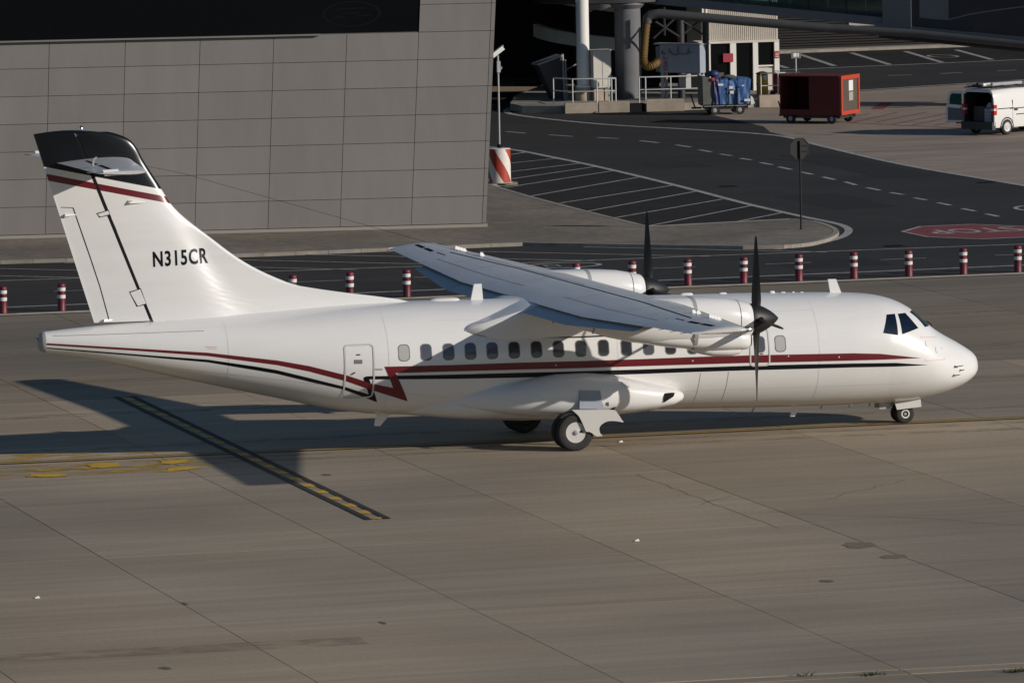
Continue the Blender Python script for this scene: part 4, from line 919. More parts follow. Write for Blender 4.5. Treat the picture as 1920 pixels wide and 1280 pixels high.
obj('taxi_light', MB().lathe([(.01,.04),(.06,.03),(.065,-.02),(.03,-.07)], (-2.08,-.30,.60), 'x', 12), CHROME, plane, smooth=50)
# antennas and bumps
def blade_ant(name, poly, th=.018): return obj(name, MB().prism(poly, -th, th, 'y'), WHITE, plane)
blade_ant('blade_antenna', [(-12.40,3.33),(-12.10,3.33),(-12.13,3.72),(-12.31,3.72)], .03)
blade_ant('blade_antenna', [(-3.62,3.10),(-3.34,3.10),(-3.48,3.46),(-3.68,3.465)], .02)
def hump(name, x0, x1, z, h, hw=.16):
    mb = MB(); rr = []
    for k in range(9):
        t = k/8; e = (1-(2*t-1)**4); rr.append([(x0+(x1-x0)*t, hw*e*math.cos(a), z-.03+(h+.03)*(e**.5)*math.sin(a)) for a in [math.pi*j/8 for j in range(9)]])
    mb.loft(rr, True); return obj(name, mb, WHITE, plane, smooth=50)
hump('roof_antenna_fairing', -13.45, -12.60, 3.36, .075, .13)
for (x0, x1, h) in ((-7.35,-6.98,.045),(-6.4,-6.16,.035),(-5.15,-4.98,.05),(-4.88,-4.72,.025),(-4.6,-4.5,.025),(-4.4,-4.28,.02)): hump('roof_antenna', x0, x1, ftop(.5*(x0+x1)), h, .06)
blade_ant('belly_antenna', [(-14.70,.84),(-14.36,.82),(-14.62,.54),(-14.76,.55)], .014)
blade_ant('belly_antenna', [(-4.58,.56),(-4.38,.56),(-4.55,.27),(-4.66,.28)], .014)
for x in (-3.2, -3.9, -5.6, -2.7): obj('belly_drain', MB().tube([(x,-.15,.54),(x-.05,-.15,.44)], .02, 6), GREYM, plane)
obj('belly_beacon', MB().lathe([(.05,0),(.045,-.05),(.01,-.08)], (-3.25,-.3,.53), 'z', 10), COLW, plane, smooth=50)

# pilot in the cockpit, seen through the side window
def skin_obj(name, verts, edges, radii, material, parent, loc=(0,0,0)):
    me = bpy.data.meshes.new(name); me.from_pydata(verts, edges, []); me.materials.append(material)
    o = bpy.data.objects.new(name, me); C.objects.link(o); o.location = loc
    if parent is not None: o.parent = parent
    md = o.modifiers.new('skin', 'SKIN'); sv = me.skin_vertices[0].data if me.skin_vertices else None
    if sv is None:
        bm = bmesh.new(); bm.from_mesh(me); bm.verts.layers.skin.verify(); bm.to_mesh(me); bm.free(); sv = me.skin_vertices[0].data
    for i, r in enumerate(radii): sv[i].radius = (r, r)
    sv[0].use_root = True
    o.modifiers.new('sub', 'SUBSURF').render_levels = 2
    return o
pv = [(0,0,0),(0,0,.25),(0,0,.46),(0,0,.55),(.02,0,.62),(.03,0,.74),(.02,.19,.44),(.12,.24,.22),(.34,.16,.16),(.42,.15,.17),(.02,-.19,.44),(.14,-.25,.24),(.33,-.22,.42),(.36,-.20,.50),(.2,.1,.0),(.42,.11,.02),(.2,-.1,.0),(.42,-.11,.02)]
pe = [(0,1),(1,2),(2,3),(3,4),(4,5),(2,6),(6,7),(7,8),(8,9),(2,10),(10,11),(11,12),(12,13),(0,14),(14,15),(0,16),(16,17)]
prd = [.14,.15,.13,.055,.08,.085,.06,.045,.032,.03,.06,.045,.032,.03,.085,.07,.085,.07]
pilot = skin_obj('person', pv, pe, prd, SKIN, None, (-2.52,-.66,1.80)); pilot['label'] = 'person in a white shirt seated behind the cockpit side window'; pilot['category'] = 'person'
sv_ = [(0,0,.0),(0,0,.25),(0,0,.45),(.02,.19,.44),(.12,.24,.22),(.02,-.19,.44),(.14,-.25,.24)]
skin_obj('shirt', sv_, [(0,1),(1,2),(2,3),(3,4),(2,5),(5,6)], [.155,.168,.14,.075,.06,.075,.06], SHIRT, pilot)
obj('hair', MB().lathe([(.10,-.02),(.102,.03),(.085,.075),(.05,.10),(.01,.108)], (.02,0,.73), 'z', 14), HAIR, pilot, smooth=50)
obj('headset', MB().tube([(.03,-.105,.68),(.03,-.11,.76),(.03,-.06,.85),(.03,.06,.85),(.03,.11,.76),(.03,.105,.68)], .016, 6), BLACK, pilot)
# ------------------------------------------------------------------ panelled building behind the tail
WA = Vector((-10.28, 62.94, 0)); WB = Vector((5.27, 59.76, 0)); WD = (WB-WA).normalized(); WN = Vector((WD.y, -WD.x, 0))
WLEN = (WB-WA).length
def WP(u, z, d=0.0):        # u along the wall, z up, d outwards; joints lean a little along the wall
    sh = .044 + .018*min(max(u/WLEN, -.3), 1); p = WA + WD*(u + sh*(z-PV)) + WN*d; return (p.x, p.y, z)
bld = empty('terminal_building', tuple(WA + WD*8), 0, label='grey panel-clad building with dark glass band behind the tail', category='building')
def wall_box(name, u0, u1, z0, z1, d0, d1, m, gap=0.0, **k):
    u0 += gap; u1 -= gap; z0 += gap; z1 -= gap
    mb = MB().hexa([WP(u0,z0,d0),WP(u1,z0,d0),WP(u1,z0,d1),WP(u0,z0,d1),WP(u0,z1,d0),WP(u1,z1,d0),WP(u1,z1,d1),WP(u0,z1,d1)])
    return wobj(name, mb, m, bld, **k)
ub = [-13.1,-10.7,-8.27,-5.84,-3.41,-.97,1.47,3.92,6.33,8.71,11.07,13.40,15.72]
zr = [.215] + [.215 + .8985*k for k in range(1, 12)]
wall_box('wall', -13.1, 15.86, PV-.05, 10.1, -12, -.035, JBACK)
for j in range(len(zr)-1):
    for i in range(len(ub)-1):
        if j >= 7 and i < len(ub)-2: continue
        wall_box('wall_panel', ub[i], ub[i+1], zr[j], zr[j+1], -.03, random.uniform(-.004, .004), WALLP, .008)
    wall_box('edge_panel', ub[-1], 15.86, zr[j], zr[j+1], -.03, .0, WALLP, .008)
for i in range(len(ub)-2):
    wall_box('window_pane', ub[i], ub[i+1], zr[7]+.02, 9.9, -.10, -.032, WALLG, .002)
wall_box('window_sill', ub[0], 10.2, zr[7]-.03, zr[7]+.02, -.02, .13, WALLP)
wall_box('base_trim', ub[0], 15.9, PV, .20, -.03, .045, TRIM)
er = MB(); n = 36; vs = []
for k in range(n):
    a = 2*math.pi*k/n
    for q in (1.0, .90): vs.append(WP(11.2+.95*q*math.cos(a), 7.15+.42*q*math.sin(a), -.028))
er.add(vs, [(2*k, 2*k+1, (2*k+3) % (2*n), (2*k+2) % (2*n)) for k in range(n)])
for a, b, h in ((10.7,11.7,7.28),(10.62,11.0,7.0),(11.35,11.8,7.05),(10.9,11.5,7.13)): er.add([WP(a,h,-.028),WP(b,h+.03,-.028),WP(b,h+.08,-.028),WP(a,h+.05,-.028)], [(0,1,2,3)])
wobj('oval_emblem', er, WALLGR, bld)

# ------------------------------------------------------------------ bollards
def make_bollard():
    e = empty('bollard', (0,0,0))
    R_ = .115
    obj('post', MB().lathe([(R_*1.06,0),(R_*1.06,.02),(R_,.03),(R_,.36)], n=20), BOLR, e, smooth=40)
    obj('reflective_band', MB().lathe([(R_+.003,.36),(R_+.003,.46)], n=20), BOLW, e, smooth=40)
    obj('middle_ring', MB().lathe([(R_,.46),(R_,.57)], n=20), BOLR, e, smooth=40)
    obj('reflective_band', MB().lathe([(R_+.003,.57),(R_+.003,.67)], n=20), BOLW, e, smooth=40)
    obj('cap', MB().lathe([(R_,.67),(R_*1.03,.69),(R_*1.03,.745),(R_*.85,.775),(R_*.4,.79),(.01,.793)], n=20), BOLR, e, smooth=50)
    return e
BL = {0:'leftmost bollard, at the left edge beside the tail', 1:'bollard just left of the tail fin rudder', 5:'bollard with only its cap showing above the dorsal fin curve', 6:'bollard standing above the rear fuselage just right of the fin root', 7:'bollard behind the left wing tip and roof antenna', 10:'bollard cap peeping over the far engine cowling', 11:'bollard close left of the far propeller blade', 12:'bollard just right of the far propeller spinner', 13:'bollard touching the near propeller blade', 14:'bollard just right of the near propeller blade', 15:'bollard above the forward roof antenna', 16:'bollard above the cockpit roof, left of the painted stop sign', 17:'bollard below the painted stop octagon, second from the right edge', 18:'rightmost bollard, at the right edge of the road'}
proto = make_bollard()
for k, (idx, txt) in enumerate(BL.items()):
    o = proto if k == 0 else copy_tree(proto)
    x = -15.45 + 1.691*idx; y = 38.0 - (x+15.45)*.046; o.location = (x, y, 0); o.rotation_euler = (random.uniform(-.022,.022), random.uniform(-.022,.022), idx*.7); o.scale = (1, 1, random.uniform(.98,1.02))
    o['label'] = 'maroon and white ' + txt; o['category'] = 'bollard'; o['group'] = 'bollards along the service road edge'

# ------------------------------------------------------------------ stop sign seen from behind
sg = empty('stop_sign', (14.02,53.58,PV), 0, label='octagonal traffic sign seen from behind on a thin dark pole', category='sign')
obj('pole', MB().lathe([(.05,0),(.05,.02),(.032,.03),(.032,2.85)], n=10), DPOLE, sg, smooth=50)
a8 = [(.37*math.cos(math.radians(22.5+45*k)), 2.60+.37*math.sin(math.radians(22.5+45*k))) for k in range(8)]
pl = obj('sign_plate', MB().prism(a8, .045, .06, 'y'), DPOLE, sg); pl.rotation_euler.z = math.radians(8)
ri = MB(); a7 = [(p[0]*.93, 2.60+(p[1]-2.60)*.93) for p in a8]
ri.loft([[(p[0],.030,p[1]) for p in a8],[(p[0],.030,p[1]) for p in a7],[(p[0],.044,p[1]) for p in a7],[(p[0],.044,p[1]) for p in a8]], False); rb_ = obj('sign_rim', ri, DPOLE, sg); rb_.rotation_euler.z = math.radians(8)
obj('bracket', MB().box((-.3,.028,2.50),(.3,.05,2.53)).box((-.3,.028,2.68),(.3,.05,2.71)), DPOLE, sg)

# ------------------------------------------------------------------ camera pole on a striped drum
dr = empty('camera_mast', (11.22,78.51,PV), 0, label='slim pole with camera standing on a red and white striped drum', category='mast')
R_ = .385; H_ = 1.22; n = 48; nh = 24; mb = MB()
for j in range(nh):
    for k in range(n):
        a0, a1 = 2*math.pi*k/n, 2*math.pi*(k+1)/n; z0, z1 = H_*j/nh, H_*(j+1)/nh
        s0, s1 = -.40-2.0*j/nh, -.40-2.0*(j+1)/nh          # stripes wind round the drum
        mb.add([(R_*math.cos(a0+s0),R_*math.sin(a0+s0),z0),(R_*math.cos(a1+s0),R_*math.sin(a1+s0),z0),(R_*math.cos(a1+s1),R_*math.sin(a1+s1),z1),(R_*math.cos(a0+s1),R_*math.sin(a0+s1),z1)], [(0,1,2,3)], 0 if (k // 8) % 2 else 1)
obj('drum', mb, [DRED, DWHITE], dr)
obj('drum_lid', MB().lathe([(R_,H_),(R_*.98,H_+.02),(.05,H_+.03)], n=32), DWHITE, dr)
obj('drum_foot', MB().lathe([(R_+.06,0),(R_+.06,.03),(R_,.035)], n=32), TRIM, dr)
obj('pole', MB().lathe([(.06,H_),(.06,H_+.14),(.036,H_+.15),(.036,4.55)], n=12), POLE, dr, smooth=40)
obj('pole_socket', MB().lathe([(.085,H_+.02),(.085,H_+.16)], n=12), DARK, dr)
obj('junction_box', MB().box((-.05,-.08,3.95),(.07,.05,4.35)).tube([(.05,0,4.0),(.14,0,4.1),(.12,0,4.15)], .02, 6), POLE, dr)
ch = obj('camera_housing', MB().box((-.09,-.08,-.07),(.42,.08,.07)).box((-.12,-.10,.07),(.46,.10,.085)), COLW, dr); ch.location = (-.14,0,4.58); ch.rotation_euler = (0, math.radians(-35), 0)

# ------------------------------------------------------------------ equipment island under the terminal
island = [(23.95,120.5),(23.9,118.6),(25.3,117.5),(28.0,116.75),(30.4,116.35),(33.9,116.6),(35.4,116.9),(36.3,118.0),(37.4,123.0),(35.7,129),(33.2,132),(29,132.6),(25.8,126)]
mb = MB(); n = len(island); mb.add([(p[0],p[1],.30) for p in island]+[(p[0],p[1],-.02) for p in island], [tuple(range(n))]+[(i,(i+1)%n,n+(i+1)%n,n+i) for i in range(n)])
ST(obj('equipment_plinth', mb, KERB))
def block(x0, y0, x1, y1, th, h, label):
    a, b = Vector((x0,y0)), Vector((x1,y1)); d = (b-a).normalized(); nn = Vector((-d.y,d.x))*th; mb = MB(); c = .03
    q = [a, b, b+nn, a+nn]; ct = (a+b+nn)/2
    t = [p + (ct-p).normalized()*c for p in q]
    mb.loft([[(p.x,p.y,-.02) for p in q],[(p.x,p.y,h-.03) for p in q],[(p.x,p.y,h) for p in t]], True)
    o = obj('concrete_block', mb, BLOCK); o['label'] = label; o['category'] = 'block'; o['group'] = 'concrete blocks at the plinth edge'; return o
block(25.35,117.05,26.7,116.75,.45,.42,'tan concrete block below the railing, left of two under the white column')
block(26.74,116.74,28.0,116.45,.45,.44,'tan concrete block below the railing, right one beside the gap')
block(28.72,116.35,30.25,115.95,.45,.50,'long pale concrete block under the railing left of the blue cart')
block(33.75,116.4,34.75,116.3,.45,.50,'pale concrete block under the railing beside the red cart')
obj('drain_grate', MB().box((28.05,116.5,.0),(28.68,116.9,.34)), DARK)['label'] = 'dark gap block between the two tan concrete blocks'; bpy.data.objects['drain_grate']['category'] = 'drain'
PZ = .30
def railing(pts, label, mid=True, h=1.1, posts=None, m=None):
    e = empty('railing', (pts[0][0],pts[0][1],PZ), 0, label=label, category='railing', group='tubular guard railings'); m = m or TRIMW
    P = [Vector((p[0]-pts[0][0], p[1]-pts[0][1], 0)) for p in pts]
    for p in P: obj('post', MB().tube([p, p+Vector((0,0,h))], .028, 8), m, e, smooth=50)
    obj('top_rail', MB().tube([p+Vector((0,0,h)) for p in P], .028, 8), m, e, smooth=50)
    if mid: obj('middle_rail', MB().tube([p+Vector((0,0,h*.52)) for p in P], .022, 8), m, e, smooth=50)
    return e
TRIMW = mat('rail_grey_paint', (.60, .60, .58), .5)
railing([(25.4,118.9),(25.85,117.6),(26.85,117.35),(27.45,117.2),(27.63,117.2),(27.75,118.6)], 'pale tubular railing in front of the white column')
railing([(28.7,117.3),(28.95,117.2),(30.0,117.0),(31.46,116.9)], 'pale tubular railing in front of the air unit')
railing([(34.0,116.95),(34.75,116.9),(35.2,116.9),(35.75,116.95)], 'pale tubular railing beside the yellow bin')
wc = empty('white_column', (27.25,120.6,PZ), 0, label='slender white cylindrical column, partly sunlit, on a round concrete foot', category='column')
obj('shaft', MB().lathe([(.275,.60),(.275,7)], n=28), COLW, wc, smooth=40); obj('foot', MB().lathe([(.36,0),(.36,.52),(.33,.56)], n=28), BLOCK, wc, smooth=40); obj('base_ring', MB().lathe([(.34,.56),(.34,.63),(.28,.66)], n=28), COLW, wc, smooth=40)
bc = empty('concrete_column', (29.45,121.2,PZ), 0, label='thick dark grey round concrete column left of the yellow hose', category='column')
obj('shaft', MB().lathe([(.56,0),(.56,3.85)], n=36), CONCC, bc, smooth=40); obj('capital', MB().lathe([(.6,3.85),(.75,4.0),(.75,4.3)], n=36), BRIDGE, bc, smooth=40)
cb = empty('utility_cabinet', (27.95,120.3,PZ), 0, label='tall beige cabinet on a concrete base right of the white column', category='cabinet')
obj('cabinet_body', MB().box((-.42,-.3,.55),(.36,.3,2.13)), CREAM, cb); obj('cabinet_roof', MB().box((-.45,-.33,2.13),(.39,.33,2.17)), CREAM, cb); obj('cabinet_door', MB().box((-.02,-.315,.62),(.33,-.302,2.08)), CREAM, cb); obj('cabinet_base', MB().box((-.40,-.28,0),(.02,.28,.5)).box((.08,-.28,0),(.34,.28,.5)), BLOCK, cb)
sb = empty('sign_box', (28.62,122.2,1.7), 0, label='small white box fixed between cabinet and concrete column', category='box')
obj('box_body', MB().box((-.2,-.1,0),(.05,.1,.34)), CREAM, sb); obj('box_hood', MB().box((-.24,-.18,.34),(.26,.12,.40)), CREAM, sb); obj('box_bracket', MB().tube([(0,.05,-1.4),(0,.05,0)], .03, 6), GREYM, sb)
hd = empty('equipment_hopper', (26.3,122,PZ), 0, label='dark tapering hopper with slanted light-catching lid left of the white column', category='hopper')
obj('hopper_body', MB().loft([[(-.05,-.35,0),(.50,-.35,0),(.50,.35,0),(-.05,.35,0)],[(-.75,-.45,1.50),(.30,-.45,1.85),(.30,.45,1.85),(-.75,.45,1.50)]], True), BRIDGED, hd)
obj('hopper_lid', MB().hexa([(-.80,-.48,1.50),(.32,-.48,1.86),(.32,.48,1.86),(-.80,.48,1.50),(-.80,-.48,1.56),(.32,-.48,1.92),(.32,.48,1.92),(-.80,.48,1.56)]), GREYM, hd)
obj('hopper_frame', MB().tube([(.42,-.4,0),(.34,-.4,1.95)], .05, 8).tube([(.52,-.4,0),(.46,-.4,1.7)], .04, 8).tube([(.45,-.4,1.25),(.95,-.4,1.5)], .03, 6), GREYM, hd)
# dark undercroft: back wall, roof slab, curved ramps
uc = empty('terminal_undercroft', (20,150,0), 0, label='dark undercroft of the terminal behind the columns', category='building')
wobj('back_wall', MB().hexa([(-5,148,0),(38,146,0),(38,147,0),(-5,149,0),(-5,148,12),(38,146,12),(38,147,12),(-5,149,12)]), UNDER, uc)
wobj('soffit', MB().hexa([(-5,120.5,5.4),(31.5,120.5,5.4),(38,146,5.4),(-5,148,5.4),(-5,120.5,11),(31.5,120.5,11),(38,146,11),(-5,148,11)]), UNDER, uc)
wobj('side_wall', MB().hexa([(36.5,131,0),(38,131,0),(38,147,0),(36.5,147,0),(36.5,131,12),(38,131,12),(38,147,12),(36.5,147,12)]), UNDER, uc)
wobj('rear_wall_panel', MB().box((29.2,128.0,0),(33,128.3,5.2)), BROWN, uc)
for k in range(26): wobj('louvre', MB().box((29.2,127.95,.2+.19*k),(33,128.0,.28+.19*k)), BROWN, uc)
def arc_band(z0a, z0b, hgt, r, label):
    mb = MB(); rr = []
    for k in range(15):
        a = math.radians(178+72*k/14); z = z0a+(z0b-z0a)*k/14
        rr.append([(33.2+r*math.cos(a),131+r*math.sin(a),z),(33.2+(r-.3)*math.cos(a),131+(r-.3)*math.sin(a),z),(33.2+(r-.3)*math.cos(a),131+(r-.3)*math.sin(a),z+hgt),(33.2+r*math.cos(a),131+r*math.sin(a),z+hgt)])
    mb.loft(rr, True); o = obj('ramp_parapet', mb, RAMP, None, smooth=40); o['label'] = label; o['category'] = 'ramp'; o['group'] = 'curved ramp parapets in the undercroft'
arc_band(2.55, 1.95, .55, 5.0, 'lower curved dark concrete parapet behind the white column'); arc_band(4.35, 3.6, .75, 5.0, 'upper curved dark concrete parapet behind the white column')
obj('ramp_post', MB().lathe([(.1,0),(.1,4.5)], (29.6,129.2,.0), n=10), CONCC)['label'] = 'thin grey post supporting the curved parapets'; bpy.data.objects['ramp_post']['category'] = 'post'
ST(obj('undercroft_floor_strip', flat(MB(), [(20,135),(33,133),(33.5,145),(20,147)], .003), CONC2))
obj('manhole_cover', MB().lathe([(.75,.008),(.75,.012)], (30.1,138.4,0), n=24), DARK)['label'] = 'oval-looking manhole cover in the undercroft floor'; bpy.data.objects['manhole_cover']['category'] = 'manhole'

# air unit, hose, duct
un = empty('air_conditioning_unit', (30.15,118.9,PZ), math.radians(-50), label='blue-grey air unit on legs lettered CIAT in red', category='air unit')
obj('cabinet', MB().box((0,0,1.18),(2.0,.45,2.36)), UNITB, un); obj('roof', MB().hexa([(-.28,-.05,2.365),(2.05,-.05,2.375),(2.05,.5,2.375),(-.28,.5,2.365),(-.28,-.05,2.42),(2.05,-.05,2.42),(2.05,.5,2.42),(-.28,.5,2.42)]), GREYM, un)
obj('side_box', MB().box((-.27,.1,1.2),(-.01,.7,2.28)), BRIDGE, un)
for x in (.06, 1.9):
    for y in (.08, .38): obj('leg', MB().box((x-.05,y-.05,0),(x+.05,y+.05,1.18)), GREYM, un)
obj('pipework', MB().tube([(.12,-.03,2.12),(.12,-.03,1.98),(.28,-.03,1.98)], .03, 6).tube([(.5,-.03,2.2),(.48,-.03,2.05),(.62,-.03,1.98),(.8,-.03,1.93),(.92,-.03,1.98),(.92,-.03,2.3)], .035, 6).tube([(.92,-.03,1.98),(1.45,-.03,1.98)], .02, 6).tube([(1.45,-.03,2.22),(1.40,-.03,2.05),(1.56,-.03,2.05)], .03, 6), BRIDGE, un)
mw = Matrix.Translation((.37,-.006,1.25)) @ Matrix.Rotation(math.radians(-90), 4, 'Y') @ Matrix.Rotation(math.pi/2, 4, 'X')
text_mesh('unit_letters', 'CIAT', .27, LTRED, un, mw, bold=.008, extrude=.002, sx=1.0)
obj('underframe', MB().box((.0,.0,.45),(2.0,.8,.5)).box((.75,.3,.5),(1.1,.7,1.1)), GREYM, un)
hp = smoothline([(29.30,118.0,3.7),(29.22,118,3.1),(29.16,118,2.5),(29.14,118,2.05),(29.26,118,1.82),(29.55,118,1.84),(29.85,118.2,2.0)], 8)
hs = MB().tube(hp, [.19 if k % 2 else .155 for k in range(len(hp))], 14)
o = obj('air_hose', hs, HOSE, None, smooth=60); o['label'] = 'ribbed yellow hose hanging from the duct to the air unit'; o['category'] = 'hose'
dp = [(29.32,118.0,3.65),(29.33,118,3.85),(29.45,117.95,3.98),(29.8,117.8,4.03),(32.6,116.6,3.72),(36.2,114.9,3.34),(39.6,112.8,3.08),(43.5,109.3,2.60),(44.6,108.4,2.48)]
o = obj('air_duct', MB().tube(dp, [.20,.20,.20,.20,.20,.19,.17,.15,.15], 16), PIPE, None, smooth=50); o['label'] = 'long grey air duct slung beneath the boarding bridge'; o['category'] = 'duct'
for k, t in enumerate((.45, .62, .8)):
    pass
# boarding bridge: glazed tunnel then closed telescopic section
br = empty('boarding_bridge', (33,119,0), 0, label='dark glazed boarding bridge crossing the top right corner', category='boarding bridge')
def bp(t, z, d): # t along, d across (positive = away from camera side)
    a, b = Vector((29.6,121.6)), Vector((43.6,110.0)); dd = (b-a).normalized(); nn = Vector((-dd.y, dd.x)) * -1
    p = a + (b-a)*t - nn*d; base = 4.40 - 1.60*t; return (p.x, p.y, base+z)
def bbox(name, t0, t1, z0, z1, d0, d1, m): return wobj(name, MB().hexa([bp(t0,z0,d0),bp(t1,z0,d0),bp(t1,z0,d1),bp(t0,z0,d1),bp(t0,z1,d0),bp(t1,z1,d0),bp(t1,z1,d1),bp(t0,z1,d1)]), m, br)
bbox('floor_beam', -.02, .64, .0, .36, 0, 2.6, BRIDGE); bbox('roof', -.02, .64, 3.0, 3.4, -.1, 2.7, BRIDGE)
for k in range(7): bbox('window_pane', -.02+.0945*k, -.02+.0945*k+.0915, .36, 3.0, .03, .06, BGLASS); bbox('mullion', -.02+.0945*k+.0915, -.02+.0945*(k+1), .36, 3.0, .0, .12, BRIDGED)
for k in range(7): bbox('window_pane', -.02+.0945*k, -.02+.0945*k+.0915, .36, 3.0, 2.5, 2.55, BGLASS)
bbox('telescopic_frame', .64, .71, -.10, 3.5, -.12, 2.8, BRIDGE); bbox('telescopic_body', .71, 1.12, .10, 3.4, -.05, 2.7, BRIDGED); bbox('lower_beam', .62, 1.12, -.12, .10, -.10, 2.8, BRIDGE); bbox('under_beam', .62, 1.12, -.55, -.45, .4, 2.4, BRIDGED)
bbox('advert_panel', .73, .80, .5, 3.2, -.075, -.06, BRIDGE)
adv = MB()
for k in range(5): 
    t0 = .80+.05*k; a_, b_ = .5+.3*k**.8, .5+.3*(k+1)**.8; adv.hexa([bp(t0,a_,-.09),bp(t0+.05,b_,-.09),bp(t0+.05,b_,-.06),bp(t0,a_,-.06),bp(t0,a_+.06,-.09),bp(t0+.05,b_+.06,-.09),bp(t0+.05,b_+.06,-.06),bp(t0,a_+.06,-.06)])
wobj('advert_stroke', adv, BRIDGE, br)
wobj('rotunda', MB().lathe([(3.0,4.35),(3.2,4.4),(3.2,8.2),(3.4,8.3),(3.4,8.6)], (29.3,123.6,0), n=32), BRIDGED, br, smooth=30)
wobj('support_leg', MB().lathe([(.16,0),(.16,3.9)], (31.35,119.7,0), n=12).lathe([(.14,0),(.14,3.9)], (32.4,119.5,0), n=12), BRIDGED, br, smooth=40)
for (x0, z0, x1, z1) in ((30.1,2.9,31.3,3.9),(30.2,3.6,31.3,2.9),(31.4,3.0,32.3,3.7),(31.4,3.6,32.3,3.0),(30.6,3.0,30.6,4.2)): wobj('brace', MB().tube([(x0,119.6,z0),(x1,119.6,z1)], .045, 6), BRIDGED, br)

# site cabin
kx = empty('site_cabin', (33.57,123.3,-.28), 0, label='cream ribbed site cabin with dark door openings and red signs', category='cabin')
obj('wall', MB().box((0,.16,0),(3.42,2.4,5.6)), CREAM, kx)
for k in range(38): obj('rib', MB().box((.03+.0895*k,.125,2.78),(.075+.0895*k,.16,4.6)), CREAM, kx)
for (x0, x1) in ((.0,.28),(1.18,1.45),(2.22,2.45),(3.20,3.42)): obj('pillar', MB().box((x0,-.02,0),(x1,.15,2.66)), COLW, kx)
for (x0, x1, z0) in ((.30,1.16,.1),(1.47,2.20,.1),(2.47,3.18,1.66)): obj('door_opening' if z0 < 1 else 'window', MB().box((x0,.09,z0),(x1,.15,2.66)), WALLG, kx)
obj('window_frame', MB().box((2.45,.04,1.60),(3.20,.14,1.66)), COLW, kx); obj('low_panel', MB().box((2.45,.06,.2),(3.20,.15,1.52)), CREAM, kx)
obj('header', MB().box((0,-.03,2.66),(3.42,.155,2.76)), CREAM, kx); obj('corner_pipe', MB().lathe([(.06,2.6),(.06,5.4)], (-.05,.05,0), n=10).lathe([(.05,2.6),(.05,5.4)], (.12,.05,0), n=10), COLW, kx, smooth=40)
obj('awning', MB().hexa([(-.5,-.75,2.72),(.45,-.75,2.72),(.45,.1,2.76),(-.5,.1,2.76),(-.5,-.75,2.78),(.45,-.75,2.78),(.45,.1,2.82),(-.5,.1,2.82)]), COLW, kx)
obj('red_sign', MB().box((.84,-.06,1.85),(1.30,-.035,2.22)), LTRED, kx); obj('red_sign', MB().box((3.20,-.05,1.95),(3.42,-.03,2.25)), REDM, kx)
for k in range(3): obj('sign_text_bar', MB().box((3.23,-.056,2.0+.07*k),(3.39,-.051,2.025+.07*k)), PAPER, kx)
obj('inside_shape', MB().box((.55,.06,.2),(.9,.088,1.4)), CARTD, kx)
yb_ = empty('yellow_bin', (34.75,119.0,PZ), 0, label='yellow waste drum with dark lid behind the railing by the cabin', category='bin')
obj('bin_body', MB().lathe([(.22,.08),(.25,.12),(.25,.5),(.265,.51),(.265,.55),(.25,.56),(.25,.92),(.2,.95)], n=24), YBIN, yb_, smooth=40); obj('bin_lid', MB().lathe([(.27,.95),(.27,1.0),(.1,1.06),(.02,1.07)], n=24), VANB, yb_, smooth=40); obj('bin_foot', MB().lathe([(.26,0),(.26,.08),(.2,.09)], n=24), VANB, yb_); obj('bin_notice', MB().box((-.02,-.275,.72),(.14,-.262,.9)), PAPER, yb_)
fe = empty('extinguisher_trolley', (35.42,119.0,PZ), 0, label='red wheeled extinguisher with white hose beside the yellow bin', category='extinguisher')
obj('cylinder', MB().lathe([(.05,.1),(.16,.18),(.17,.3),(.17,.85),(.12,.96),(.04,1.0)], n=20), REDM, fe, smooth=40); obj('trolley_wheel', MB().lathe([(.12,-.03),(.12,.03)], (-.2,0,.12), 'y', 14).lathe([(.12,-.03),(.12,.03)], (.2,0,.12), 'y', 14), TYRE, fe); obj('hose_coil', MB().tube([(.16+.10*math.cos(a),-.17,.62+.22*math.sin(a)) for a in [k*.55 for k in range(13)]], .03, 6), TLW, fe); obj('handle', MB().tube([(-.1,.1,.9),(-.1,.1,1.05),(.1,.1,1.05),(.1,.1,.9)], .02, 6), GREYM, fe)
sgn = empty('small_sign_post', (38.2,124.6,0), 0, label='small grey sign plate on a post right of the cabin', category='sign')
obj('post', MB().lathe([(.03,0),(.03,1.75)], n=8), POLE, sgn); obj('plate', MB().box((-.22,-.03,1.55),(.22,-.01,1.85)), CONCC, sgn); obj('plate_mark', MB().box((-.12,-.036,1.62),(.02,-.031,1.78)).box((.06,-.036,1.62),(.12,-.031,1.78)), PAPER, sgn)
hk = empty('hoop_barrier', (38.3,123.6,0), 0, label='low pale hoop barriers beside the cabin corner', category='barrier')
for x in (0, .55): obj('hoop', MB().tube([(x,0,0),(x,0,.75),(x+.25,0,.75),(x+.25,0,0)], .03, 8), TRIMW, hk, smooth=50)
# far terminal frontage beyond the far parking
tf = empty('far_frontage', (50,158.5,0), 0, label='brown louvred terminal frontage beyond the far parking bays', category='building')
wobj('wall', MB().hexa([(38.5,157.6,0),(90,159.4,0),(90,163,0),(38.5,163,0),(38.5,157.6,9),(90,159.4,9),(90,163,9),(38.5,163,9)]), BROWN, tf)
for k in range(14): wobj('louvre', MB().hexa([(44,157.72,.14+.13*k),(70,158.6,.14+.13*k),(70,158.75,.14+.13*k),(44,157.87,.14+.13*k),(44,157.78,.22+.13*k),(70,158.66,.22+.13*k),(70,158.75,.24+.13*k),(44,157.87,.24+.13*k)]), BROWN, tf)
wobj('door', MB().hexa([(41.0,157.55,0),(43.6,157.65,0),(43.6,157.7,0),(41.0,157.6,0),(41.0,157.55,3),(43.6,157.65,3),(43.6,157.7,3),(41.0,157.6,3)]), BRIDGE, tf)
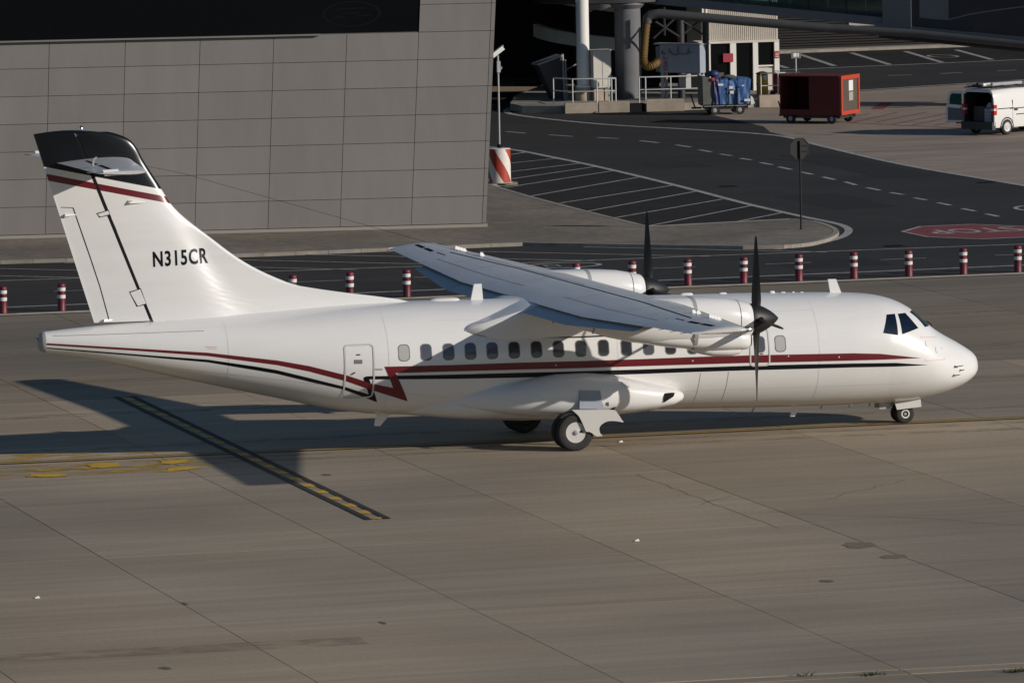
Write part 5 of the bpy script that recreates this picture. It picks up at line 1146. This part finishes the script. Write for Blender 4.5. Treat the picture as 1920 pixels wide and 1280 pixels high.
wobj('downpipe', MB().tube([(43.8,157.6,0),(43.8,157.6,6)], .08, 8), GREYM, tf)
wobj('lit_window', MB().hexa([(52.4,158.0,1.16),(55.0,158.1,1.10),(55.0,158.12,1.10),(52.4,158.02,1.16),(52.4,158.0,1.42),(55.0,158.1,1.36),(55.0,158.12,1.36),(52.4,158.02,1.42)]), TRIM, tf)

# ------------------------------------------------------------------ red baggage cart
def cart_frame(e, L_, W_, h0, m):
    for (x, y) in ((.45,.1),(L_-.45,.1),(.45,W_-.1),(L_-.45,W_-.1)):
        w_ = empty('wheel', (x,y,.2)); w_.parent = e
        obj('tyre', MB().lathe([(.1,-.07),(.185,-.075),(.2,-.05),(.2,.05),(.185,.075),(.1,.07)], (0,0,0), 'y', 20, caps=False), TYRE, w_, smooth=40); obj('rim', MB().lathe([(.02,-.06),(.1,-.05),(.1,.05),(.02,.06)], (0,0,0), 'y', 14), GREYM, w_)
    obj('chassis', MB().box((.1,.12,.22),(L_-.1,W_-.12,.36)), VANB, e); obj('drawbar', MB().tube([(-.02,W_/2,.28),(-.45,W_/2,.28)], .04, 8).tube([(-.3,W_/2,.28),(-.48,W_/2,.85)], .03, 8), VANB, e)
ang = math.radians(-16.5-28)
L_, W_, Z0, Z1 = 2.75, 1.75, .36, 1.95
dv = Vector((math.cos(ang), math.sin(ang))); loc = Vector((33.04,103.96)) - dv*L_
rc = empty('baggage_cart', (loc.x, loc.y, 0), ang, label='closed red baggage cart, sides painted shade-dark, end frame painted sun-bright', category='cart')
cart_frame(rc, L_, W_, Z0, CARTR)
obj('floor', MB().box((0,0,Z0),(L_,W_,Z0+.08)), CARTR, rc); obj('roof', MB().box((-.03,-.03,Z1-.05),(L_-.05,W_+.03,Z1)), CARTR, rc)
obj('side_panel', MB().box((L_*.48,.0,Z0+.08),(L_-.05,.03,Z1-.05)), CARTR, rc); obj('side_panel', MB().box((0,W_-.03,Z0+.08),(L_-.05,W_,Z1-.05)), CARTR, rc); obj('front_panel', MB().box((0,.03,Z0+.08),(.03,W_-.03,Z1-.05)), CARTR, rc)
obj('inner_wall', MB().box((L_*.48,.031,Z0+.08),(L_*.5,W_-.03,Z1-.05)), VANB, rc); obj('sill', MB().box((0,-.01,Z0),(L_*.48,.02,Z0+.22)), CARTR, rc)
obj('end_panel', MB().box((L_-.045,.1,Z0+.1),(L_-.01,W_-.1,Z1-.1)), CARTD, rc)
obj('end_frame', MB().box((L_-.05,0,Z0),(L_+.03,.13,Z1)).box((L_-.05,W_-.13,Z0),(L_+.03,W_,Z1)).box((L_-.05,.13,Z0),(L_+.03,W_-.13,Z0+.16)).box((L_-.05,.13,Z1-.16),(L_+.03,W_-.13,Z1)), CARTO, rc)
obj('notice', MB().box((L_-.008,.75,Z0+.95),(L_+.01,1.15,Z1-.22)), PAPER, rc); obj('notice', MB().box((L_-.008,.75,Z0+.55),(L_+.01,1.15,Z0+.90)), TRIM, rc); obj('end_hook', MB().tube([(L_,W_*.6,.36),(L_+.12,W_*.6,.28)], .04, 6), VANB, rc)

# ------------------------------------------------------------------ blue tarpaulin cart
ang = math.radians(-16.5+8); bl_ = empty('covered_cart', (30.05,112.55,0), ang, label='luggage trolley draped in crumpled blue tarpaulins', category='cart')
cart_frame(bl_, 1.95, 1.3, .36, VANB)
obj('deck', MB().box((-.02,0,.36),(1.95,1.3,.44)), GREYM, bl_); obj('end_panel', MB().hexa([(-.06,.0,.4),(.42,-.02,.40),(.40,.6,.4),(-.06,1.3,.4),(-.08,.0,1.60),(.32,-.02,1.52),(.32,.6,1.55),(-.08,1.3,1.62)]), TARPG, bl_)
def tarp(name, x0, x1, z1, m, seed, yo=0.0):
    rnd = random.Random(seed); mb = MB(); nu, nv = 14, 16; vs = []
    ph = [rnd.uniform(0, 6) for _ in range(6)]
    for i in range(nu+1):
        for j in range(nv+1):
            u, v = i/nu, j/nv; x = x0+(x1-x0)*u + .03*math.sin(v*4+ph[4]); 
            if v < .72: z = .44+(z1-.44)*v/.72; y = -.03
            else: z = z1; y = -.03+(v-.72)/.28*1.25
            b = .028*math.sin(u*5+ph[0]+v*3)+.02*math.sin(v*7+ph[1]+u*4)+.008*math.sin(u*13+ph[2]-v*7)
            vs.append((x, y-abs(b)*(1 if v < .72 else .2)-yo, z+(b*.8 if v >= .72 else 0)))
    mb.add(vs, [(i*(nv+1)+j,(i+1)*(nv+1)+j,(i+1)*(nv+1)+j+1,i*(nv+1)+j+1) for i in range(nu) for j in range(nv)])
    return obj(name, mb, m, bl_, smooth=70)
tarp('tarpaulin', .38, .98, 1.50, TARP, 3); tarp('tarpaulin', 1.38, 1.93, 1.50, TARP, 5); tarp('tarpaulin', .95, 1.40, 1.46, TARP, 8, -.06); tarp('tarpaulin', .36, .62, 1.56, TARPD, 9, .03)
obj('frame', MB().tube([(1.0,-.07,.42),(1.0,-.07,1.05)], .025, 6).tube([(1.38,-.07,.42),(1.38,-.07,1.05)], .025, 6).tube([(1.0,-.07,.95),(1.38,-.07,.95)], .025, 6).tube([(0,0,.42),(1.95,0,.42)], .03, 6), VANB, bl_)
obj('bundle', MB().lathe([(.02,0),(.2,.04),(.26,.14),(.18,.26),(.03,.3)], (.45,.4,1.55), n=12), TARPD, bl_, smooth=70); obj('bundle', MB().lathe([(.02,0),(.28,.03),(.33,.1),(.2,.17),(.03,.19)], (1.1,.4,1.46), n=12), TARPG, bl_, smooth=70)
for (x, z, w_, h_) in ((.55,1.22,.22,.09),(1.02,1.08,.16,.12),(1.05,.88,.16,.12),(1.55,1.18,.10,.05),(1.65,.55,.25,.10)): obj('tag', MB().box((x,-.15,z),(x+w_,-.135,z+h_)), PAPER, bl_)
obj('reflector', MB().box((.30,-.1,1.44),(.44,-.08,1.56)), CARTO, bl_); obj('loose_sheet', MB().hexa([(1.93,-.1,.40),(2.10,-.1,.45),(2.10,.2,.45),(1.93,.2,.40),(1.93,-.08,.78),(2.02,-.08,.70),(2.02,.2,.70),(1.93,.2,.78)]), PAPER, bl_)

# ------------------------------------------------------------------ white van with open rear doors
rdir = Vector((.9594,-.2822)); ddir = Vector((.2822,.9594)); al = math.radians(43)
hv = rdir*math.cos(al) + ddir*math.sin(al); hang = math.atan2(hv.y, hv.x)
rightv = Vector((hv.y, -hv.x))         # right side of the van, facing the camera
corner = Vector((35.92,94.05))         # rear right bottom corner
vn = empty('delivery_van', (corner.x, corner.y, 0), hang, label='white panel van with rear doors open and black roof rack', category='van')
W_ = 1.72
def vsec(x, zt, zb, inset=0.0, tum=.10):
    y0, y1 = .0+inset, W_-inset; h = zt-zb; pts = []
    P = [(y0+.02,zb),(y0,zb+.08),(y0,zb+h*.50),(y0+tum*.45,zb+h*.80),(y0+tum,zt-.09),(y0+tum+.06,zt-.025),(y0+tum+.18,zt)]
    return [(x,p[0],p[1]) for p in P] + [(x,W_-p[0],p[1]) for p in P[::-1]]
outer = [vsec(0,1.74,.32),vsec(.05,1.79,.30),(vsec(1.2,1.82,.28)),vsec(2.4,1.81,.28),vsec(2.75,1.72,.28,.01),vsec(3.35,1.10,.28,.02,.06),vsec(4.0,.98,.28,.04,.05),vsec(4.25,.80,.30,.10,.05)]
inner = [vsec(0,1.68,.50,.06),vsec(1.6,1.72,.50,.06)]
mb = MB(); mb.loft(outer, False); mb.loft(inner, False, mi=1)
n = 14; base_o = 0; base_i = len(outer)*n
mb.f += [(k, (k+1) % n, base_i+(k+1) % n, base_i+k) for k in range(n)]; mb.m += [0]*n
mb.f += [tuple(base_i+n+k for k in range(n)), tuple((len(outer)-1)*n+k for k in range(n))]; mb.m += [1, 0]
body = obj('body', mb, [VANW, VANB], vn, smooth=40)
obj('rear_bumper', MB().hexa([(-.10,.03,.22),(.06,-.005,.22),(.06,W_+.005,.22),(-.10,W_-.03,.22),(-.10,.03,.52),(.06,-.005,.52),(.06,W_+.005,.52),(-.10,W_-.03,.52)]), VANB, vn)
obj('door_surround', MB().box((-.012,.10,.52),(.004,.16,1.60)).box((-.012,W_-.16,.52),(.004,W_-.10,1.60)), VANB, vn)
for y in (-.004, W_-.16): 
    tl = obj('tail_lamp', MB().box((-.025,y,.80),(.14,y+.164,1.20)), TLAMP, vn); obj('reversing_lens', MB().box((-.03,y-.004,.97),(.10,y+.168,1.05)), TLW, tl)
# far door swung out, seen at an angle
fd = empty('rear_door', (-.01,W_-.04,0), math.radians(100)); fd.parent = vn
obj('door_frame', MB().prism([(0,.45),(.74,.45),(.78,.9),(.72,1.35),(.62,1.62),(.5,1.70),(.0,1.70),(.0,1.60),(.48,1.60),(.56,1.54),(.66,1.18),(.1,1.15),(.1,1.02),(.68,1.05),(.68,.55),(.0,.55)], -.03, .03, 'y'), VANW, fd)
obj('door_lining', MB().box((.0,-.02,.55),(.68,.02,1.05)), CONCC, fd); obj('door_glass', MB().box((.05,-.01,1.15),(.60,.01,1.6)), VANG, fd); obj('door_lamp', MB().box((.05,-.05,.42),(.30,.05,.48)), CARTO, fd)
nd = empty('rear_door', (-.01,.03,0), math.radians(8)); nd.parent = vn
nd.rotation_euler.z = math.radians(-8)
obj('door_skin', MB().box((.02,-.09,.55),(.80,-.055,1.62)), VANW, nd)
bpy.data.objects.remove(nd.children[0]); bpy.data.objects.remove(nd)
# drawers and load
for k in range(4): obj('drawer', MB().box((.10,.10,.52+.13*k),(.55,.62,.63+.13*k)), UNITB, vn)
obj('drawer_cabinet', MB().box((.12,.08,.50),(.6,.64,1.06)), BRIDGE, vn); obj('load', MB().hexa([(.15,.2,1.08),(.6,.2,1.08),(.6,.6,1.08),(.15,.6,1.08),(.2,.25,1.3),(.5,.25,1.34),(.5,.5,1.3),(.2,.5,1.26)]), UNITB, vn); obj('load', MB().box((.3,.8,.52),(1.0,1.4,1.1)), BRIDGED, vn)
for (x, y, s) in ((.72,.07,-1),(.72,W_-.07,1),(3.4,.09,-1),(3.4,W_-.09,1)):
    we = empty('wheel', (x,y,.31)); we.parent = vn
    obj('tyre', MB().lathe([(.19,-.09),(.27,-.10),(.31,-.06),(.31,.06),(.27,.10),(.19,.09)], (0,0,0), 'y', 28, caps=False), TYRE, we, smooth=40); obj('rim', MB().lathe([(.02,s*.07),(.07,s*.08),(.10,s*.06),(.18,s*.085),(.20,s*.09),(.19,0)], (0,0,0), 'y', 24), LGREY, we, smooth=40)
    obj('wheel_arch', MB().tube([(.36*math.cos(a),s*.055,.36*math.sin(a)) for a in [math.radians(-5+190*k/12) for k in range(13)]], .035, 6), VANB, we)
for (x0, x1, z) in ((.18,1.1,1.02),(1.25,2.3,.76),(.9,2.4,1.0)): obj('side_moulding', MB().box((x0,-.012,z),(x1,.02,z+.035)), VANB, vn)
obj('door_seam', MB().box((1.05,-.003,.4),(1.065,.02,1.35)).box((2.2,-.003,.4),(2.215,.02,1.2)), VANB, vn); obj('door_handle', MB().box((1.15,-.03,.93),(1.32,.01,1.0)), VANB, vn); obj('fuel_badge', MB().box((.62,.015,1.20),(.72,.03,1.30)), COLW, vn)
obj('side_window', MB().hexa([(1.75,.045,1.20),(2.45,.045,1.20),(2.45,.08,1.20),(1.75,.08,1.20),(1.80,.085,1.62),(2.35,.085,1.62),(2.35,.12,1.62),(1.80,.12,1.62)]), VANG, vn)
for x in (.25, 1.1, 1.95): obj('roof_bar', MB().box((x-.03,.12,1.84),(x+.03,W_-.12,1.89)), VANB, vn)
for y in (.15, W_-.15): obj('roof_rail', MB().box((.0,y-.03,1.83),(2.3,y+.03,1.87)), VANB, vn)
obj('roof_tube', MB().tube([(.25,.85,1.95),(1.0,.85,1.95)], .06, 14), COLW, vn, smooth=50); obj('roof_tube', MB().tube([(.2,1.08,1.97),(2.2,1.08,1.97)], .07, 14), VANB, vn, smooth=50); obj('roof_tube', MB().tube([(.5,.6,1.96),(2.2,.6,1.96)], .07, 14), GREYM, vn, smooth=50); obj('roof_ladder', MB().box((.1,1.25,1.90),(2.2,1.30,1.95)).box((.1,1.5,1.90),(2.2,1.55,1.95)).box((.5,1.25,1.91),(.54,1.55,1.94)).box((1.2,1.25,1.91),(1.24,1.55,1.94)), VANB, vn)
